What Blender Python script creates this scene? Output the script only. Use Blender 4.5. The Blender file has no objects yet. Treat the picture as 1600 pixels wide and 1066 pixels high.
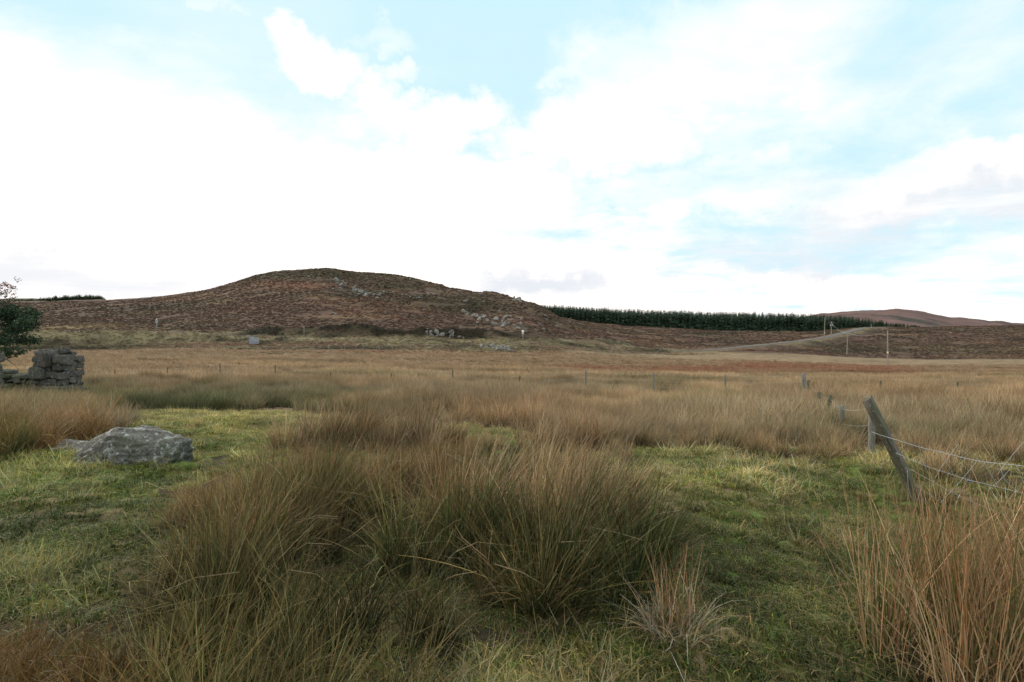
import bpy, bmesh, math, random
import numpy as np
from mathutils import Vector, Matrix, Euler

# ------------------------------------------------------------------ camera, sky, sun, exposure
sc = bpy.context.scene
COL = sc.collection
F, CX, HZ, EYE = 889.0, 800.0, 515.0, 1.7      # focal length in photo pixels, horizon row, eye height
cam_d = bpy.data.cameras.new('camera'); cam = bpy.data.objects.new('camera', cam_d); COL.objects.link(cam)
cam.location = (0, 0, EYE); cam.rotation_euler = (math.radians(90), 0, 0)
cam_d.sensor_width = 36.0; cam_d.lens = 36.0 * F / 1600.0
cam_d.shift_y = (HZ - 533.0) / 1600.0
cam_d.clip_start = 0.05; cam_d.clip_end = 9000
sc.camera = cam
sc.view_settings.view_transform = 'Standard'; sc.view_settings.look = 'None'
sc.view_settings.gamma = 1; sc.view_settings.use_curve_mapping = False
sc.view_settings.exposure = 0.0

SUN_EL, SUN_AZ = math.radians(22), math.radians(-52)   # azimuth from +Y (view), negative = left
sun_dir = Vector((math.sin(SUN_AZ) * math.cos(SUN_EL), math.cos(SUN_AZ) * math.cos(SUN_EL), math.sin(SUN_EL)))
ld = bpy.data.lights.new('sun', 'SUN'); lo = bpy.data.objects.new('sun', ld); COL.objects.link(lo)
ld.energy = 1.8; ld.angle = math.radians(12); ld.color = (1.0, 0.9, 0.76)
lo.rotation_euler = sun_dir.to_track_quat('Z', 'Y').to_euler(); lo.location = (-60, 60, 80)


class NT:
    """tiny node-tree helper"""
    def __init__(s, tree): s.t = tree; s.n = tree.nodes; s.l = tree.links
    def new(s, t, **kw):
        n = s.n.new(t)
        for k, v in kw.items(): setattr(n, k, v)
        return n
    def put(s, sock, v):
        if isinstance(v, bpy.types.NodeSocket): s.l.new(v, sock)
        elif v is not None: sock.default_value = v
    def math(s, op, a, b=None, c=None, clamp=False):
        n = s.new('ShaderNodeMath', operation=op, use_clamp=clamp)
        s.put(n.inputs[0], a); s.put(n.inputs[1], b)
        if c is not None: s.put(n.inputs[2], c)
        return n.outputs[0]
    def vmath(s, op, a, b=None, out=0):
        n = s.new('ShaderNodeVectorMath', operation=op)
        s.put(n.inputs[0], a)
        if b is not None: s.put(n.inputs[1], b)
        return n.outputs[out]
    def mix(s, f, a, b, mode='MIX'):
        n = s.new('ShaderNodeMix', data_type='RGBA', blend_type=mode)
        s.put(n.inputs[0], f); s.put(n.inputs[6], a); s.put(n.inputs[7], b)
        return n.outputs[2]
    def noise(s, vec, scale, detail=4, rough=0.55, dist=0.0, out=0):
        n = s.new('ShaderNodeTexNoise')
        s.put(n.inputs['Vector'], vec); n.inputs['Scale'].default_value = scale
        n.inputs['Detail'].default_value = detail; n.inputs['Roughness'].default_value = rough
        n.inputs['Distortion'].default_value = dist
        return n.outputs[out]
    def ramp(s, f, lo_, hi_, a=0.0, b=1.0, smooth=True):
        n = s.new('ShaderNodeMapRange', interpolation_type='SMOOTHSTEP' if smooth else 'LINEAR')
        s.put(n.inputs[0], f)
        n.inputs[1].default_value = lo_; n.inputs[2].default_value = hi_
        n.inputs[3].default_value = a; n.inputs[4].default_value = b
        return n.outputs[0]


def C4(c, k=1.0): return (c[0] * k, c[1] * k, c[2] * k, 1.0)


def make_world():
    w = bpy.data.worlds.new('World'); sc.world = w; w.use_nodes = True
    N = NT(w.node_tree); N.n.clear()
    out = N.new('ShaderNodeOutputWorld'); bg = N.new('ShaderNodeBackground')
    sky = N.new('ShaderNodeTexSky', sky_type='NISHITA'); sky.sun_disc = False
    sky.sun_elevation = SUN_EL; sky.sun_rotation = SUN_AZ
    sky.air_density = 1.0; sky.dust_density = 0.6; sky.ozone_density = 1.5
    tc = N.new('ShaderNodeTexCoord'); d = tc.outputs['Generated']
    sx = N.new('ShaderNodeSeparateXYZ'); N.put(sx.inputs[0], d)
    X, Y, Z = sx.outputs
    # cloud-layer coordinates: the direction carried up to a flat layer
    zz = N.math('ADD', N.math('MAXIMUM', Z, 0.0), 0.12)
    cx_ = N.math('DIVIDE', X, zz); cy_ = N.math('DIVIDE', Y, zz)
    cb = N.new('ShaderNodeCombineXYZ'); N.put(cb.inputs[0], cx_); N.put(cb.inputs[1], cy_); cb.inputs[2].default_value = 3.7
    warp = N.noise(d, 6.0, 7, 0.65, out=1)
    wv = N.vmath('SCALE', N.vmath('SUBTRACT', warp, (0.5, 0.5, 0.5))); wv.node.inputs['Scale'].default_value = 0.22
    dw = N.vmath('ADD', d, wv)
    def patches(lst, lo_, hi_):
        tot = None
        for (px, row, a, b, k) in lst:
            v = Vector(((px - CX) / F, 1, (HZ - row) / F)); L = v.length; v.normalize()
            r = Vector((v.y, -v.x, 0)).normalized(); u = r.cross(v)
            df = N.vmath('SUBTRACT', dw, tuple(v))
            p = N.math('MULTIPLY', N.vmath('DOT_PRODUCT', df, tuple(r), 1), F * 0.94 / L / a)
            q = N.math('MULTIPLY', N.vmath('DOT_PRODUCT', df, tuple(u), 1), F * 0.94 / L / b)
            m = N.ramp(N.math('ADD', N.math('MULTIPLY', p, p), N.math('MULTIPLY', q, q)), lo_, hi_, k, 0.0)
            tot = m if tot is None else N.math('MAXIMUM', tot, m)
        return tot
    # cloud banks as (px,row of their centre, half width, half height, strength) turned into sky directions
    blobs = [(490, 88, 66, 34, .85), (655, 112, 36, 16, .55), (620, 60, 55, 18, .45), (600, 150, 60, 28, .7),
             (710, 182, 80, 32, .8), (318, 4, 26, 16, .55), (985, 205, 125, 62, 1.05), (880, 132, 45, 16, .65), (830, 225, 70, 26, .7),
             (1110, 95, 200, 85, .85), (960, 90, 60, 70, .5), (1290, 150, 190, 70, .55), (1180, 20, 220, 40, .55),
             (1240, 250, 240, 50, .55), (1430, 100, 110, 60, .55), (1590, 285, 190, 40, .95), (1400, 345, 300, 38, .6),
             (1120, 300, 200, 50, .8), (1150, 400, 420, 60, .62), (640, 300, 300, 60, 1.0), (1520, 440, 260, 50, .7), (1540, 190, 140, 25, .35)]
    total = patches(blobs, 0.0, 1.5)
    fine = N.noise(cb.outputs[0], 1.5, 8, 0.6, 0.2)
    veil = N.noise(cb.outputs[0], 0.55, 5, 0.6)
    cl = N.math('ADD', N.math('MULTIPLY', total, 0.95), N.math('MULTIPLY', N.math('SUBTRACT', fine, 0.5), 1.9))
    cl = N.ramp(cl, 0.05, 1.12, 0.0, 0.97)
    vl = N.math('MULTIPLY', N.ramp(veil, 0.48, 0.8), 0.4)
    cl = N.math('MAXIMUM', cl, vl)
    # white glow of thin cloud round the hidden low sun, and the bright horizon
    zt = N.ramp(N.math('ADD', X, N.math('MULTIPLY', N.math('SUBTRACT', veil, .5), .5)), -0.40, 0.62, 0.31, -0.02, False)
    hz2 = N.ramp(N.math('ADD', N.math('SUBTRACT', Z, zt), N.math('MULTIPLY', N.math('SUBTRACT', fine, .5), -.45)), 0.12, -0.05)
    keep = N.math('SUBTRACT', 1.0, hz2)
    w1 = N.math('SUBTRACT', 1.0, N.math('MULTIPLY', keep, N.math('SUBTRACT', 1.0, cl)), clamp=True)
    # clear air: the physical sky, lifted by thin high vapour
    skyc = N.mix(1.0, sky.outputs[0], (1.0, 1.0, 1.0, 1), 'MULTIPLY')
    skys = N.vmath('SCALE', skyc); skys.node.inputs['Scale'].default_value = 0.13
    clear = N.vmath('ADD', N.vmath('MINIMUM', skys, (0.16, 0.24, 0.36)), (0.48, 0.67, 0.66))
    # grey undersides low down
    g1 = N.noise(cb.outputs[0], 0.8, 4, 0.5)
    mp = N.new('ShaderNodeMapping'); N.put(mp.inputs[0], d); mp.inputs['Scale'].default_value = (1.0, 1.0, 7.0)
    mp.inputs['Location'].default_value = (0.3, 0.1, 0.6)
    g2 = N.noise(mp.outputs[0], 2.6, 4, 0.5)
    gm = N.math('MULTIPLY', N.ramp(g2, 0.54, 0.70), N.ramp(Z, 0.42, 0.2))
    gb = patches([(60, 425, 230, 26, .8), (850, 455, 130, 24, 1.0), (1560, 325, 230, 28, 1.0), (1210, 392, 170, 22, .9), (1330, 300, 130, 14, .5), (1500, 40, 120, 40, .4)], 0.0, 1.4)
    gm = N.math('MAXIMUM', N.math('MULTIPLY', gm, .3), N.math('MULTIPLY', gb, N.ramp(N.noise(mp.outputs[0], 3.5, 6, .6), .22, .6)))
    cloudc = N.mix(gm, (1.24, 1.16, 1.10, 1), (0.83, 0.87, 0.93, 1))
    # unseen cloud added high overhead to warm the light from the sky
    w1 = N.math('MAXIMUM', w1, N.ramp(Z, .55, .75, 0, .8))
    col = N.mix(w1, clear, cloudc)
    N.l.new(col, bg.inputs[0]); bg.inputs[1].default_value = 1.0
    N.l.new(bg.outputs[0], out.inputs[0])


make_world()

# ------------------------------------------------------------------ numeric helpers
rng = np.random.default_rng(11)
random.seed(5)
_P = np.random.default_rng(3).random((256, 256)).astype(np.float64)


def vnoise(x, y):
    xi = np.floor(x).astype(int); yi = np.floor(y).astype(int)
    fx = x - xi; fy = y - yi
    fx = fx * fx * fx * (fx * (fx * 6 - 15) + 10); fy = fy * fy * fy * (fy * (fy * 6 - 15) + 10)
    a = _P[xi & 255, yi & 255]; b = _P[(xi + 1) & 255, yi & 255]
    c = _P[xi & 255, (yi + 1) & 255]; d = _P[(xi + 1) & 255, (yi + 1) & 255]
    return (a * (1 - fx) + b * fx) * (1 - fy) + (c * (1 - fx) + d * fx) * fy


def fbm(x, y, scale, octv=4, gain=0.5, off=0.0):
    """0-centred noise about -1..1, feature size = scale metres"""
    s = np.zeros(np.broadcast(x, y).shape); a = 1.0; t = 0.0; f = 1.0 / scale
    for o in range(octv):
        s += a * (vnoise(x * f + off + 17.3 * o, y * f + off * 1.7 + 31.7 * o) * 2 - 1)
        t += a; a *= gain; f *= 2.03
    return s / t * 1.6


def sstep(a, b, x):
    t = np.clip((x - a) / (b - a), 0, 1); return t * t * (3 - 2 * t)


def lerp(a, b, t): return a + (b - a) * t


def inpoly(px, py, poly):
    r = np.zeros(px.shape, bool); n = len(poly)
    for i in range(n):
        x0, y0 = poly[i]; x1, y1 = poly[(i + 1) % n]
        if y0 == y1: continue
        c = ((y0 > py) != (y1 > py)) & (px < (x1 - x0) * (py - y0) / (y1 - y0) + x0)
        r ^= c
    return r


# ------------------------------------------------------------------ the lie of the land
# field profile on three columns (depth, photo row)
def z_of(row, Y): return EYE - (row - HZ) / F * Y


FY = np.array([-50, 0, 6, 8.5, 12, 23, 45, 80, 127.0])
def _fz(r45, r80, r127): return np.array([0, 0, 0, -.12, -.38, -1.12, z_of(r45, 45), z_of(r80, 80), z_of(r127, 127)])
FCOL = np.array([-200, 400, 800, 1130, 1387, 1700.0])
FZ = [_fz(583, 561, 547), _fz(584, 562, 548), _fz(590, 571, 553), _fz(597, 581, 566), _fz(597, 583, 573), _fz(597, 583, 573)]
# foot of the moor (depth, row) and its crest (depth, row) by column
PC = np.array([-300, 0, 60, 165, 245, 300, 350, 400, 440, 510, 560, 600, 640, 700, 760, 817, 838, 875, 920, 975, 1050, 1125, 1200, 1270, 1330, 1390, 1450, 1520, 1600, 1800.0])
CR = np.array([475, 472, 472, 470, 465, 457, 447, 431, 425, 421, 428, 430, 436, 447, 456, 468, 475, 498, 506, 511, 514, 517, 519, 519.5, 514, 510, 511.5, 511, 510, 509.0])
CY = np.array([520, 520, 520, 520, 480, 450, 430, 410, 410, 400, 395, 390, 385, 370, 350, 335, 330, 335, 360, 390, 400, 405, 410, 400, 330, 330, 330, 340, 340, 340.0])
FR = np.array([522, 522, 521, 519, 518, 516, 514, 513, 513, 513, 513, 514, 515, 517, 518, 519, 521, 528, 537, 546, 552, 552, 551, 552, 556, 560, 561, 561, 561, 561.0])
FD = np.array([155, 155, 155, 156, 158, 160, 162, 163, 163, 163, 163, 163, 163, 163, 163, 163, 163, 165, 168, 170, 172, 176, 180, 186, 190, 184, 180, 178, 176, 176.0])

ROAD = [(-900, 128, 520), (-300, 134, 521), (0, 139, 520), (245, 143, 518.5), (360, 145, 524), (475, 147, 528.5), (650, 149, 532), (817, 151, 534.5), (900, 156, 538.5), (960, 164, 543.5), (1040, 176, 548),
        (1110, 190, 547), (1200, 213, 538.5), (1250, 230, 533.0), (1290, 246, 527.5), (1318, 262, 521), (1338, 285, 515.5), (1352, 310, 512.5), (1385, 380, 511), (1440, 460, 512)]
RP = np.array([((p - CX) / F * Y, Y, z_of(r, Y)) for p, Y, r in ROAD])
# resample road smoothly
def catmull(P, n=8):
    out = []
    for i in range(len(P) - 1):
        p0 = P[max(i - 1, 0)]; p1 = P[i]; p2 = P[i + 1]; p3 = P[min(i + 2, len(P) - 1)]
        for k in range(n):
            t = k / n
            out.append(0.5 * ((2 * p1) + (-p0 + p2) * t + (2 * p0 - 5 * p1 + 4 * p2 - p3) * t * t + (-p0 + 3 * p1 - 3 * p2 + p3) * t ** 3))
    out.append(P[-1]); return np.array(out)
RS = catmull(RP, 6)


def road_near(x, y):
    """distance to the road's middle line, its height there, signed side (+ = beyond)"""
    best = np.full(x.shape, 1e9); zz = np.zeros(x.shape); side = np.zeros(x.shape)
    for i in range(len(RS) - 1):
        a = RS[i]; b = RS[i + 1]; dx, dy = b[0] - a[0], b[1] - a[1]; L2 = dx * dx + dy * dy
        t = np.clip(((x - a[0]) * dx + (y - a[1]) * dy) / L2, 0, 1)
        ex = x - (a[0] + t * dx); ey = y - (a[1] + t * dy); d = np.sqrt(ex * ex + ey * ey)
        m = d < best
        best = np.where(m, d, best); zz = np.where(m, a[2] + t * (b[2] - a[2]), zz)
        side = np.where(m, dx * ey - dy * ex, side)
    return best, zz, np.sign(side)


def base_height(x, y):
    x = np.asarray(x, float); y = np.asarray(y, float)
    ys = np.maximum(y, 6.0)
    px = np.clip(CX + F * x / ys, -300, 1799)
    # field part
    fz = np.stack([np.interp(y, FY, z) for z in FZ])
    ci = np.clip(np.searchsorted(FCOL, px) - 1, 0, len(FCOL) - 2)
    t = np.clip((px - FCOL[ci]) / (FCOL[ci + 1] - FCOL[ci]), 0, 1); t = t * t * (3 - 2 * t)
    fl = np.take_along_axis(fz.reshape(len(FZ), -1), np.stack([ci.ravel(), ci.ravel() + 1]), 0)
    zf = (fl[0] * (1 - t.ravel()) + fl[1] * t.ravel()).reshape(x.shape)
    # moor part
    cr = np.interp(px, PC, CR); cy = np.interp(px, PC, CY); fr = np.interp(px, PC, FR); fd = np.interp(px, PC, FD)
    zc = EYE - (cr - HZ) / F * cy; zfoot = EYE - (fr - HZ) / F * fd
    z127 = zf
    t1 = np.clip((y - 127) / (fd - 127), 0, 1)
    zA = lerp(z127, zfoot, t1 ** 1.0)
    t2 = np.clip((y - fd) / (cy - fd), 0, 1)
    zB = lerp(zfoot, zc, 1 - (1 - t2) ** 1.22)
    # beyond the crest the land falls gently
    t3 = np.clip((y - cy) / 260, 0, 1)
    low = np.minimum(zc - 3, lerp(zc, 1.0, 0.6))
    keep = ((px > 850) & (px < 1300)).astype(float)
    zC = lerp(zc, np.where(keep > 0, zc + 0.5, low), t3 * t3 * (3 - 2 * t3))
    z = np.where(y < 127, zf, np.where(y < fd, zA, np.where(y < cy, zB, zC)))
    return z, px


def H(x, y):
    x = np.asarray(x, float); y = np.asarray(y, float)
    z, px = base_height(x, y)
    # bumps
    near = sstep(22, 10, y)
    z = z + near * (0.075 * fbm(x, y, .95, 4, 0.6) + 0.03 * fbm(x, y, 0.22, 2, 0.5, 9))
    z = z + sstep(10, 22, y) * sstep(160, 120, y) * (0.10 * fbm(x, y, 3.0, 3, 0.5, 4) + sstep(20, 60, y) * 0.16 * fbm(x, y, 11.0, 2, 0.5, 14))
    mo = sstep(135, 200, y)
    z = z + mo * (0.7 * fbm(x, y, 16.0, 5, 0.55, 2) + 0.9 * sstep(220, 330, y) * fbm(x, y, 42.0, 3, 0.5, 8))
    # rocky steps on the hill
    hill = sstep(420, 560, px) * sstep(930, 840, px) * sstep(180, 215, y)
    st = fbm(x, y, 30.0, 3, 0.5, 21)
    z = z + hill * 1.5 * (sstep(0.05, 0.2, st) - 0.5)
    # drainage bumps / mossy rise in the near left
    def hump(hx, hy, r, h): return h * np.exp(-((x - hx) ** 2 + (y - hy) ** 2) / (r * r))
    z = z + hump(-7.6, 10.3, 1.2, .20) + hump(-7.0, 8.1, 1.2, .12) + hump(-6.3, 12.6, .8, .2) + hump(-4.6, 6.7, 1.0, .05)
    # peat scarp in the field
    d, zr, side = road_near(x, y)
    # verge and cutting
    w = sstep(9.0, 3.4, d)
    z = lerp(z, zr, w)
    # raised grassy bank in front of the road on its near side
    bank = np.exp(-((d - 6.0) / 2.6) ** 2) * (side < 0) * sstep(1130, 1000, px) * sstep(100, 125, y)
    z = z + bank * (0.25 + 0.6 * fbm(x, y, 7.0, 3, 0.5, 33))
    # steep dark cut bank beyond the road
    cut = np.exp(-((d - 7.5) / 3.0) ** 2) * (side > 0) * sstep(340, 420, px) * sstep(830, 740, px)
    z = z + cut * (1.6 + 1.1 * fbm(x, y, 8.0, 4, 0.6, 43))
    # knoll beside the road (px 850-980)
    z = z + 2.0 * np.exp(-(((px - 935) / 38) ** 2 + ((y - 178) / 9) ** 2)) + .7 * np.exp(-(((px - 1000) / 30) ** 2 + ((y - 158) / 5) ** 2))
    return z


def Hs(x, y): return float(H(np.array([x]), np.array([y]))[0])


def W(px, Y): return (px - CX) / F * Y


def ground_at(px, Y, dz=0.0):
    x = W(px, Y); return Vector((x, Y, Hs(x, Y) + dz))


def pix(x, y, z):
    ys = np.maximum(y, 0.5)
    return CX + F * x / ys, HZ + F * (EYE - z) / ys


LAWN_R = [(640, 1300), (700, 1080), (790, 1010), (990, 960), (1070, 905), (1065, 850), (1010, 800), (955, 752), (975, 712), (1050, 698), (1150, 710), (1290, 732), (1330, 712), (1440, 716), (1470, 750), (1600, 762), (2400, 800), (2400, 900), (1500, 925), (1400, 975), (1365, 1060), (1360, 1300)]
LAWN_L1 = [(-900, 735), (75, 716), (120, 738), (255, 745), (235, 800), (185, 860), (165, 930), (60, 960), (-900, 985)]
LAWN_L2 = [(60, 716), (150, 694), (200, 672), (160, 640), (300, 640), (450, 644), (620, 656), (850, 678), (870, 692), (700, 694), (560, 684), (470, 694), (400, 705), (310, 722), (290, 748), (110, 738)]


def lawn_mask(x, y, z, soft=0.0):
    px, row = pix(x, y, z)
    j = fbm(x, y, 0.8, 3, 0.6, 5) * 14 * (1 + soft)
    j2 = fbm(x, y, 0.8, 3, 0.6, 55) * 9 * (1 + soft)
    m = inpoly(px + j * 1.5, row + j2, LAWN_R) | inpoly(px + j, row + j2, LAWN_L1) | inpoly(px + j, row + j2 * .5, LAWN_L2)
    return m & (y < 17) & (y > 0.5)


# ---- colours of the land (albedo), by place
c_ = lambda r, g, b: np.array([r, g, b])
GRASS, MOSS, STRAW = c_(.10, .14, .035), c_(.20, .20, .05), c_(.27, .20, .11)
PEAT, TAN, RUST = c_(.05, .04, .025), c_(.34, .245, .15), c_(.27, .13, .075)
HEATH, HEATHD, HEATHR = c_(.135, .088, .062), c_(.068, .058, .038), c_(.185, .095, .062)
OLIVE, VERGE, HTAN = c_(.145, .12, .068), c_(.28, .235, .135), c_(.25, .17, .105)


def land_colour(x, y, z):
    px, row = pix(x, y, z)
    n1 = fbm(x, y, 2.2, 4, .55, 3); n2 = fbm(x, y, .5, 3, .6, 13); n3 = fbm(x * .6, y, 24, 5, .6, 23); n4 = fbm(x * .35, y * 1.0, 9, 4, .6, 63)
    def L(a, b, t): return a + (b - a) * np.clip(t, 0, 1)[..., None]
    shape = x.shape + (3,)
    lawn = L(np.broadcast_to(GRASS, shape), MOSS, sstep(-.3, .7, n1 + .5 * n2))
    lawn = L(lawn, STRAW * .8, sstep(.25, .9, n2 + .3 * n3))
    bed = L(np.broadcast_to(PEAT, shape), STRAW * .5, sstep(0, .8, n2))
    m = lawn_mask(x, y, z).astype(float)
    near = L(bed, lawn, m)
    # open field
    fld = L(np.broadcast_to(TAN, shape), TAN * c_(.78, .78, .72), sstep(-.4, .6, n1))
    fld = L(fld, OLIVE * 1.3, sstep(.35, .8, n4) * .6)
    row_n = row + 3.5 * n4 + 1.5 * n1
    r1 = np.exp(-((row_n - 579) / 6.0) ** 2) * sstep(840, 930, px) * sstep(1190, 1120, px)
    r2 = np.exp(-((row_n - (573 + (px - 1150) * .03)) / 7.5) ** 2) * sstep(1100, 1180, px) * sstep(1480, 1380, px)
    r3 = np.exp(-((row_n - 551) / 3.4) ** 2) * sstep(940, 850, px) * .55 * sstep(-.5, .5, fbm(x * .3, y, 8, 3, .5, 71))
    r4 = np.exp(-((row_n - 575) / 3.5) ** 2) * sstep(820, 880, px) * sstep(980, 900, px) * .6
    fld = L(fld, RUST, np.clip(np.maximum(np.maximum(r1, r2), np.maximum(r3, r4)), 0, 1) * sstep(-.95, -.05, fbm(x * .3, y, 7, 4, .6, 421)))
    dk = np.exp(-((row_n - 583) / 2.5) ** 2) * sstep(830, 900, px) * .35
    fld = L(fld, PEAT * 1.6, dk)
    c = L(near, fld, sstep(10, 24, y))
    # pale strip at the field's far edge on the right
    # scruffy verge left of centre
    vg = L(np.broadcast_to(OLIVE, shape), HTAN, sstep(-.3, .5, n4))
    vg = L(vg, VERGE, sstep(.0, .5, fbm(x * .4, y, 5, 4, .6, 73)) * .9)
    vg = L(vg, HEATHD, sstep(.25, .7, fbm(x * .4, y, 6, 4, .6, 83)) * .9)
    edge = 3.0 * fbm(x * .25, y * 0 + 3, 9, 4, .6, 301) + np.interp(px, [-300, 400, 800, 960, 1060, 1110, 1800], [547, 548, 549, 550, 549, 500, 500])
    tv = sstep(1.5, -1.5, row_n * .35 + row * .65 - edge) * (y > 95)
    c = L(c, vg, tv * sstep(1120, 1040, px))
    # moor
    mo = L(np.broadcast_to(HEATH, shape), HEATHR, sstep(.1, .9, n3 + .4 * n4) * .75)
    mo = L(mo, HTAN, sstep(.15, .7, n4 + .2 * n1) * .6)
    mo = L(mo, OLIVE * .75, sstep(.1, .6, fbm(x * .5, y * .8, 34, 4, .55, 333)) * .4)
    mo = L(mo, HEATHD, sstep(.1, .8, fbm(x * .5, y, 16, 5, .6, 93)) * .8)
    # greener ground high on the hill
    gp = np.exp(-(((px - 480) / 110) ** 2 + ((row - 431) / 11) ** 2)) + np.exp(-(((px - 720) / 70) ** 2 + ((row - 478) / 16) ** 2)) * .9 + np.exp(-(((px - 610) / 50) ** 2 + ((row - 447) / 8) ** 2)) * .8
    mo = L(mo, OLIVE * .55, np.clip(gp, 0, 1) * sstep(-.9, .3, n4 + .4))
    rp = np.exp(-(((px - 470) / 60) ** 2 + ((row - 447) / 7) ** 2))
    mo = L(mo, HEATHR * 1.25, np.clip(rp, 0, 1) * .8)
    lowt = sstep(496, 512, row) * sstep(620, 480, px) * sstep(-.4, .4, n4)
    mo = L(mo, HTAN * c_(.9, 1, .8), lowt * .55)
    medge = np.interp(px, [-300, 350, 960, 1010, 1100, 1230, 1330, 1450, 1800], [517, 517, 532, 546, 549, 553, 558, 562, 561])
    far = sstep(1.0, -1.0, row_n * .3 + row * .7 - medge) * (y > 130)
    c = L(c, mo, far)
    # road verges and cutting
    d, zr, side = road_near(x, y)
    d = d + 2.2 * fbm(x * .4, y, 5, 4, .6, 311)
    v = sstep(11, 5, d) * (y > 100)
    vc = L(np.broadcast_to(VERGE, shape), OLIVE, sstep(-.1, .7, fbm(x, y, 2.5, 3, .6, 103)))
    vc = L(vc, HTAN, sstep(.1, .6, fbm(x * .3, y, 3.5, 4, .6, 203)) * .7)
    vc = L(vc, HEATHD * .8, sstep(.15, .5, fbm(x * .35, y, 2.2, 4, .6, 213)) * .85)
    vc = L(vc, TAN * .8, sstep(1000, 1100, px) * .4)
    v = np.where(px > 1080, sstep(7.0, 3.4, d) * (y > 100), v)
    yg = sstep(7, 3, d) * (side < 0) * sstep(540, 600, px) * sstep(900, 840, px) * sstep(-.6, .3, n1)
    c = L(c, vc, v * np.where(px > 1000, .9, np.where(side < 0, 1.0, .35)))
    c = L(c, c_(.30, .29, .10), yg * .8)
    cut = sstep(14, 11, d) * sstep(3.5, 5, d) * (side > 0) * sstep(340, 400, px) * sstep(860, 780, px)
    cn = fbm(x * .6, y, 4.5, 4, .6, 223)
    c = L(c, HEATHD * .42, cut * sstep(-1.1, -.4, cn) * .92)
    c = L(c, OLIVE * .8, cut * sstep(.1, .5, fbm(x * .6, y, 6, 3, .6, 233)) * .7)
    kn = np.exp(-(((px - 1010) / 45) ** 2 + ((row - 549) / 3.5) ** 2))
    c = L(c, HEATHD * 1.2, np.clip(kn, 0, 1) * .8)
    ds = np.exp(-(((px - 1120) / 45) ** 2 + ((row - 521) / 2.5) ** 2)) + np.exp(-(((px - 1285) / 40) ** 2 + ((row - 519) / 3) ** 2))
    c = L(c, HEATHD, np.clip(ds, 0, 1) * .8)
    return c


# ------------------------------------------------------------------ object helpers
def tag(o, label=None, cat=None, group=None, kind=None):
    if label: o['label'] = label
    if cat: o['category'] = cat
    if group: o['group'] = group
    if kind: o['kind'] = kind
    return o


def mesh_np(name, V, Fq, mats=(), col=None, smooth=False, midx=None):
    """mesh from vertices (n,3) and an (m,k) face array (or list of such arrays)"""
    me = bpy.data.meshes.new(name)
    if not isinstance(Fq, list): Fq = [Fq]
    V = np.asarray(V, np.float32)
    me.vertices.add(len(V)); me.vertices.foreach_set('co', V.ravel())
    loops = np.concatenate([f.ravel() for f in Fq]).astype(np.int32)
    sizes = np.concatenate([np.full(len(f), f.shape[1]) for f in Fq]).astype(np.int32)
    starts = np.concatenate([[0], np.cumsum(sizes)[:-1]]).astype(np.int32)
    me.loops.add(len(loops)); me.loops.foreach_set('vertex_index', loops)
    me.polygons.add(len(sizes)); me.polygons.foreach_set('loop_start', starts)
    if midx is not None: me.polygons.foreach_set('material_index', np.asarray(midx, np.int32))
    if smooth: me.polygons.foreach_set('use_smooth', np.ones(len(sizes), bool))
    me.update(calc_edges=True)
    if col is not None:
        a = me.color_attributes.new('Col', 'FLOAT_COLOR', 'POINT')
        c4 = np.ones((len(V), 4), np.float32); c4[:, :3] = col
        a.data.foreach_set('color', c4.ravel())
    for m in mats: me.materials.append(m)
    return me


def link(name, me, parent=None, loc=None):
    o = bpy.data.objects.new(name, me); COL.objects.link(o)
    if parent is not None: o.parent = parent
    if loc is not None: o.location = loc
    return o


def empty(name, loc):
    o = bpy.data.objects.new(name, None); COL.objects.link(o); o.location = loc; o.empty_display_size = .2; return o


def tube_np(pts, radii, sides=6, cap=True, jit=0.0, rnd=None):
    pts = np.asarray(pts, float); n = len(pts)
    radii = np.broadcast_to(np.asarray(radii, float), (n,))
    tan = np.gradient(pts, axis=0); tan /= np.linalg.norm(tan, axis=1)[:, None] + 1e-9
    ref = np.array([0, 0, 1.0]) if abs(tan[0][2]) < .9 else np.array([1.0, 0, 0])
    V = []
    for i in range(n):
        a = np.cross(tan[i], ref); a /= np.linalg.norm(a) + 1e-9; b = np.cross(tan[i], a)
        th = np.arange(sides) / sides * 2 * math.pi
        rr = radii[i] * (1 + (jit * (rnd.random(sides) - .5) if rnd is not None else 0))
        V.append(pts[i] + (np.cos(th) * rr)[:, None] * a + (np.sin(th) * rr)[:, None] * b)
    V = np.concatenate(V)
    Fq = []
    for i in range(n - 1):
        for k in range(sides):
            Fq.append((i * sides + k, i * sides + (k + 1) % sides, (i + 1) * sides + (k + 1) % sides, (i + 1) * sides + k))
    Q = np.array(Fq)
    T = []
    if cap:
        V = np.concatenate([V, pts[:1], pts[-1:]])
        for k in range(sides):
            T.append((n * sides, (k + 1) % sides, k)); T.append((n * sides + 1, (n - 1) * sides + k, (n - 1) * sides + (k + 1) % sides))
    return V, Q, (np.array(T) if T else None)


class MB:
    def __init__(s): s.V = []; s.Q = []; s.T = []; s.n = 0
    def add(s, V, Q=None, T=None):
        s.V.append(np.asarray(V, float))
        if Q is not None and len(Q): s.Q.append(np.asarray(Q) + s.n)
        if T is not None and len(T): s.T.append(np.asarray(T) + s.n)
        s.n += len(V); return s
    def tube(s, pts, r, sides=6, cap=True, jit=0, rnd=None): return s.add(*tube_np(pts, r, sides, cap, jit, rnd))
    def mesh(s, name, mats, smooth=False, col=None):
        F_ = []
        if s.Q: F_.append(np.concatenate(s.Q))
        if s.T: F_.append(np.concatenate(s.T))
        return mesh_np(name, np.concatenate(s.V), F_, mats, col, smooth)


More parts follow.
